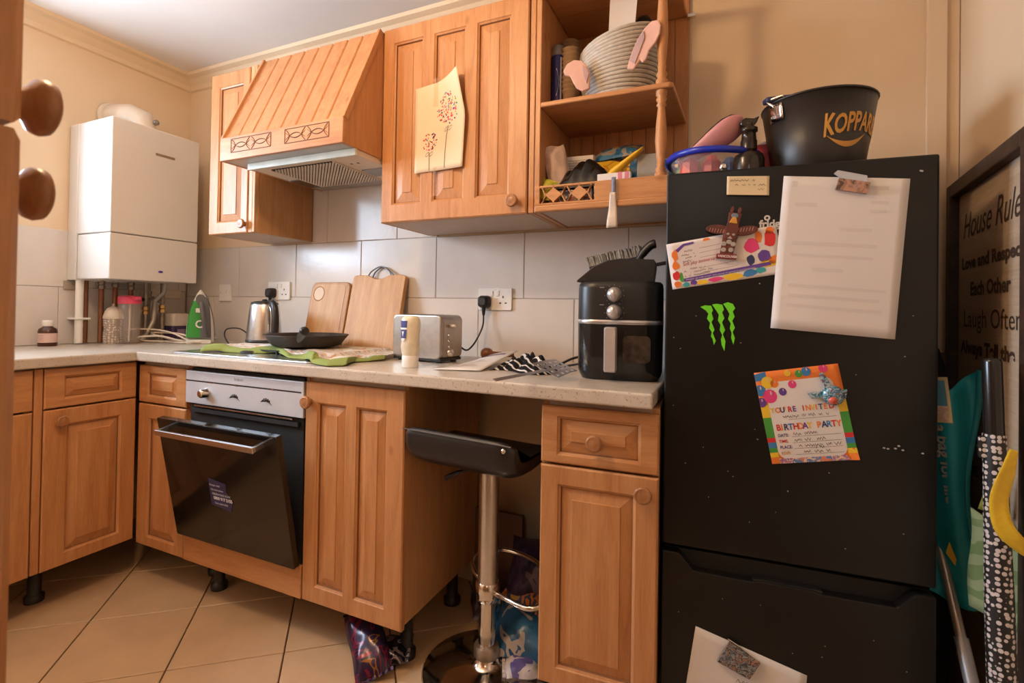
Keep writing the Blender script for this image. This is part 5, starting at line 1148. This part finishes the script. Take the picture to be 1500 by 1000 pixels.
# board leaning behind stool, and bags
tag(MB().box(-.10, -.009, 0, .10, .009, .345).build('hardboard_sheet', M('brown hardboard', (.11, .05, .022), .6), None, .001, loc=(1.976, -.10, .0), ), 'plain brown board upright against the wall behind the stool', 'board')
pillow('shopping_bag', 'dark purple plastic bag slumped in the gap behind the stool', 'bag', .24, .20, .17, (2.19, -.135, .175), (R(62), 0, R(5)), blobs('dark purple film', [(.035, .02, .06), (.05, .03, .08), (.02, .015, .04), (.12, .08, .12), (.03, .02, .05)], 8, .28, 0, 2.1), 11, None, False)
pillow('wipes_packet', 'blue multipack bag on the floor right of the stool post', 'packet', .22, .20, .11, (2.185, -.305, .026), (R(18), R(4), R(18)), blobs('blue packet print', [(.02, .10, .24), (.03, .16, .34), (.03, .13, .28), (.45, .42, .40), (.02, .1, .25)], 9, .3, 0, .4), 12)
pillow('snack_multipack', 'orange and navy crisp packet lying on the blue multipack', 'packet', .16, .12, .05, (2.17, -.25, .145), (R(28), 0, R(-14)), blobs('navy orange print', [(.03, .05, .11), (.02, .04, .10), (.55, .18, .03), (.04, .05, .12), (.5, .3, .05), (.03, .04, .1)], 14, .3, 0, .9), 13)
pillow('carrier_bag', 'dark crumpled bag low on the floor left of stool post', 'bag', .14, .13, .11, (2.00, -.205, .002), (R(10), 0, R(30)), blobs('near black film', [(.02, .015, .02), (.04, .03, .045), (.12, .10, .11), (.02, .018, .025)], 16, .3, 0, 1.4), 14, None, False)
pillow('white_packet', 'white paper packet end below the blue multipack near the cabinet', 'packet', .10, .08, .04, (2.205, -.425, .020), (R(10), 0, R(25)), blobs('white violet print', [(.6, .55, .56), (.55, .5, .52), (.12, .10, .3), (.62, .58, .58)], 12, .4, 0, .3), 15)
pillow('sweet_bag', 'shiny magenta and purple sweet bag wedged under the twin-panel cabinet', 'bag', .22, .11, .065, (1.735, -.545, .030), (R(20), R(22), R(-38)), blobs('magenta foil', [(.03, .013, .04), (.022, .010, .03), (.16, .010, .035), (.03, .012, .04), (.025, .012, .035), (.025, .012, .035), (.22, .09, .02), (.03, .012, .04), (.07, .012, .045), (.02, .010, .03)], 11, .25, .2, .5), 16)
pillow('foil_packet', 'black foil packet on the floor below the twin-panel cabinet', 'packet', .10, .10, .05, (1.805, -.515, .003), (R(15), R(-8), R(20)), blobs('black foil', [(.015, .012, .014), (.02, .016, .018), (.25, .2, .2), (.018, .014, .016)], 22, .22, .4, .2), 17)

# ================================================================== RIGHT SIDE
sg = T('house_rules_sign', 'tall dark framed House Rules sign leaning along the right wall', 'sign', (3.293, -.06, 0), math.atan2(-.995, -.0956))
SW, SH = .555, 1.458
FRM = M('distressed dark frame', (.045, .022, .013), .6, var=.5, scale=40)
q = MB().box(0, 0, .01, .035, .05, SH).build('frame_side', FRM, sg, .003); MB().box(SW - .035, 0, .01, SW, .05, SH).build('frame_side', FRM, sg, .003)
MB().box(.035, 0, SH - .035, SW - .035, .05, SH).build('frame_rail', FRM, sg, .003); MB().box(.035, 0, .01, SW - .035, .05, .045).build('frame_rail', FRM, sg, .003)
pn = MB().box(.033, .020, .04, SW - .033, .030, SH - .03).build('board', wood('pale washed board', (.40, .29, .20), (.50, .38, .27), (.55, .43, .31), 'x', .7, 5, False), sg)
SI = flat('sepia sign lettering', (.055, .03, .018), .8)
def line_(txt, x0, x1, z, size, shear=0, bold=0.):
    c = bpy.data.curves.new('t', 'FONT'); c.body = txt; c.size = size; c.shear = shear; t_ = bpy.data.objects.new('t', c); COL.objects.link(t_); bpy.context.view_layer.update(); wd = t_.dimensions.x; bpy.data.objects.remove(t_, do_unlink=True)
    MB().text(txt, lambda x, y: (x0 + x, .0192, z + y), size, shear, bold, sx=(x1 - x0) / wd).build('lettering', SI, pn)
line_('House Rules', .072, .49, 1.304, .092, .35); line_('Love and Respect', .068, .472, 1.226, .040, 0, .0018); line_('Each Other', .138, .402, 1.157, .046, 0, .0016)
line_('Laugh Often', .083, .462, 1.078, .062); line_('Always Tell the', .066, .43, 1.013, .042, 0, .0022); line_('Truth', .18, .36, .945, .045, .2); line_('Share', .18, .36, .88, .05, 0, .002); line_('Hug Often', .14, .40, .80, .06, .2); line_('Be Happy', .14, .40, .72, .055)
um = T('umbrella', 'closed black umbrella with white spotted cover leaning by the sign', 'umbrella', (3.1975, -.682, .0), rot=(R(-4.5), 0, 0))
SPOT = dots_mat('black with white spots', (.012, .010, .010), (.60, .54, .52), 105, .40, .5)
MB().lathe([(.006, 0), (.008, .04), (.014, .10), (.0205, .35), (.020, .6), (.0172, .80), (.0165, .890)], (0, 0, 0), 'z', 18).build('canopy', SPOT, um)
MB().lathe([(.0135, .86), (.0147, .88), (.0147, 1.022), (.0138, 1.028), (.0001, 1.03)], (0, 0, 0), 'z', 18).build('handle', M('black glossy handle', (.012, .010, .010), .2), um)
MB().box(-.024, -.008, .845, -.012, .004, .885).build('closing_strap', SPOT, um, .003)
tg = T('shopping_bag', 'teal reusable shopping bag hanging between fridge and sign', 'bag', (3.215, -.40, .49))
TEAL = M('teal woven plastic', (.014, .36, .45), .5, var=.12, scale=6)
def teal(u, v):
    xr = .040 - .022 * math.sin(math.pi * min(1, v * 1.15)) ** 1.5 + .006 * v; xl = -.048
    x = xl + (xr - xl) * u; y = .02 * math.sin(u * 6 + v * 3) + .03 * v - .01 * u; z = .015 * (1 - u) * 0 + v * (.42 + .075 * u) - .02 * (1 - v) * math.sin(u * 3.1); return (x, y, z)
MB().grid(teal, 16, 22).build('bag_front', TEAL, tg, solid=.003)
MB().grid(lambda u, v: (teal(.93 + .07 * u, v)[0] + .004 * u, teal(.93 + .07 * u, v)[1] - .004, teal(1, v)[2]), 2, 22).build('bag_hem', M('light teal hem', (.02, .30, .36), .5), tg, solid=.002)
MB().grid(lambda u, v: (-.046 + .085 * u, .10 - .03 * u, .01 + v * (.40 + .05 * u)), 6, 10).build('bag_back', TEAL, tg, solid=.003)
BW2 = M('dark bag print', (.018, .022, .020), .6)
MB().grid(lambda u, v: (-.047 + .033 * u, teal(.3 * u, .2 + .5 * v)[1] - .005, .10 + .26 * v - .03 * u), 4, 8).build('print_panel', BW2, tg, solid=.002)
GRT = flat('grey lettering', (.20, .19, .17))
q = MB(); q.text('a bag for life', lambda x, y: (-.040 + y * .75 + (.10) * x, -.012 + .05 * (.3 - x), .370 - x * .95), .036, 0, .001); q.build('lettering', GRT, tg)
MB().poly([(-.030, -.03, .10), (-.014, -.03, .075), (-.012, -.03, .09), (-.024, -.03, .125)]).build('yellow_trim', YT, tg)
gl_ = T('leaf_print_bag', 'pale green leaf-striped bag tucked behind the umbrella', 'bag', (3.234, -.50, .515))
MB().grid(lambda u, v: (-.030 + .060 * u, .005 - .10 * u + .01 * math.sin(v * 6), .20 * v - .04 * u * v), 8, 10).build('bag_side', stripes_mat('green leaf stripes', (.15, .22, .09), (.25, .31, .17), 14, 4, .6, 'DIAGONAL', .5), gl_, solid=.004)
MB().grid(lambda u, v: (-.020 + .018 * u, .0 - .02 * u, .20 + .10 * v * u), 3, 3).build('olive_corner', M('olive plastic', (.22, .22, .02), .5), gl_, solid=.002)
yl = T('yellow_strap', 'twisted bright yellow webbing strap hanging beside the umbrella', 'strap', (3.177, -.705, .70))
sp_ = smooth_path([(.012, .0, .180), (.002, -.006, .142), (-.010, -.010, .098), (-.006, -.012, .056), (.010, -.010, .032), (.034, -.004, .014)], 5)
wd_ = [.008, .010, .012, .014, .016, .018, .019] + [.020] * 12 + [.019] * 20
def strap(u, v):
    k = v * (len(sp_) - 1); i = min(int(k), len(sp_) - 2); p = sp_[i].lerp(sp_[i + 1], k - i); t = (sp_[i + 1] - sp_[i]).normalized(); sd_ = Vector((t.z, 0, -t.x)) * -1; w_ = wd_[i]; p = p + sd_ * (u - .5) * w_ * 1.3; return (p.x, p.y + .01 * (u - .5) * math.sin(v * 6), p.z)
MB().grid(strap, 4, 24).build('webbing', M('yellow webbing', (.70, .46, .02), .6, var=.08, scale=90), yl, solid=.002)
po = T('broom', 'silver metal broom pole leaning beside the freezer', 'broom', (3.232, -.70, .0))
def bp_(z): return (-.0635 * z / .9, .502 * z / .9, z)
MB().tube([bp_(.03), bp_(.43)], .0125, 12).build('grip', M('pale grey tube', (.42, .42, .44), .35, .6), po); MB().tube([bp_(.43), bp_(.9)], .0095, 12).build('pole', M('silver tube', (.50, .44, .38), .35, .7), po)
MB().box(-.02, -.10, 0, .02, .10, .035).build('broom_head', BLACKP, po, .004)
pc = T('hanging_card', 'small beach picture card with beige edge beside the fridge', 'card', (3.166, -.485, .88), rot=(0, R(-6), R(-25)))
MB().box(-.016, 0, 0, .012, .004, .095).build('card', M('beige card edge', (.42, .36, .20), .6), pc, .001); MB().box(-.014, -.0008, .035, .007, .0, .088).build('picture', M('sky blue print', (.05, .22, .34), .5), pc); MB().box(-.014, -.0008, .006, .007, .0, .035).build('picture', blobs('sandy print', [(.4, .3, .25), (.5, .42, .38)], 60, .5), pc)
blk = T('black_jacket', 'dark cloth bundle hanging at the back between fridge and sign', 'clothing', (3.235, -.165, .55))
MB().loft([[(.036 * k * math.cos(2 * math.pi * i / 14), .07 * k * math.sin(2 * math.pi * i / 14) + .01 * math.sin(i * 3), z) for i in range(14)] for z, k in ((-.54, .7), (-.3, .95), (0, 1), (.3, .9), (.42, .7), (.47, .3))]).build('cloth', M('black cloth', (.010, .009, .009), .9), blk)
# ceiling light
cp_ = T('ceiling_light', 'plain ceiling pendant lamp out of view above the kitchen floor', 'lamp', (1.72, -1.36, H))
MB().lathe([(.05, 0), (.05, -.015), (.012, -.03), (.012, -.06)], (0, 0, 0), 'z', 20).build('ceiling_rose', WHITEP, cp_); MB().lathe([(.018, -.05), (.018, -.085)], (0, 0, 0), 'z', 14).build('lamp_holder', WHITEP, cp_)
for o in bpy.data.objects:
    if o.type == 'MESH' and o.parent is None and 'kind' not in o and 'label' not in o: print('UNTAGGED', o.name)
    if o.parent is not None and o.name.split('.')[0] in ('print', 'paint_spots', 'dots', 'dial_marks', 'handwriting', 'stalks', 'carving', 'rivet'): o['kind'] = 'stuff'
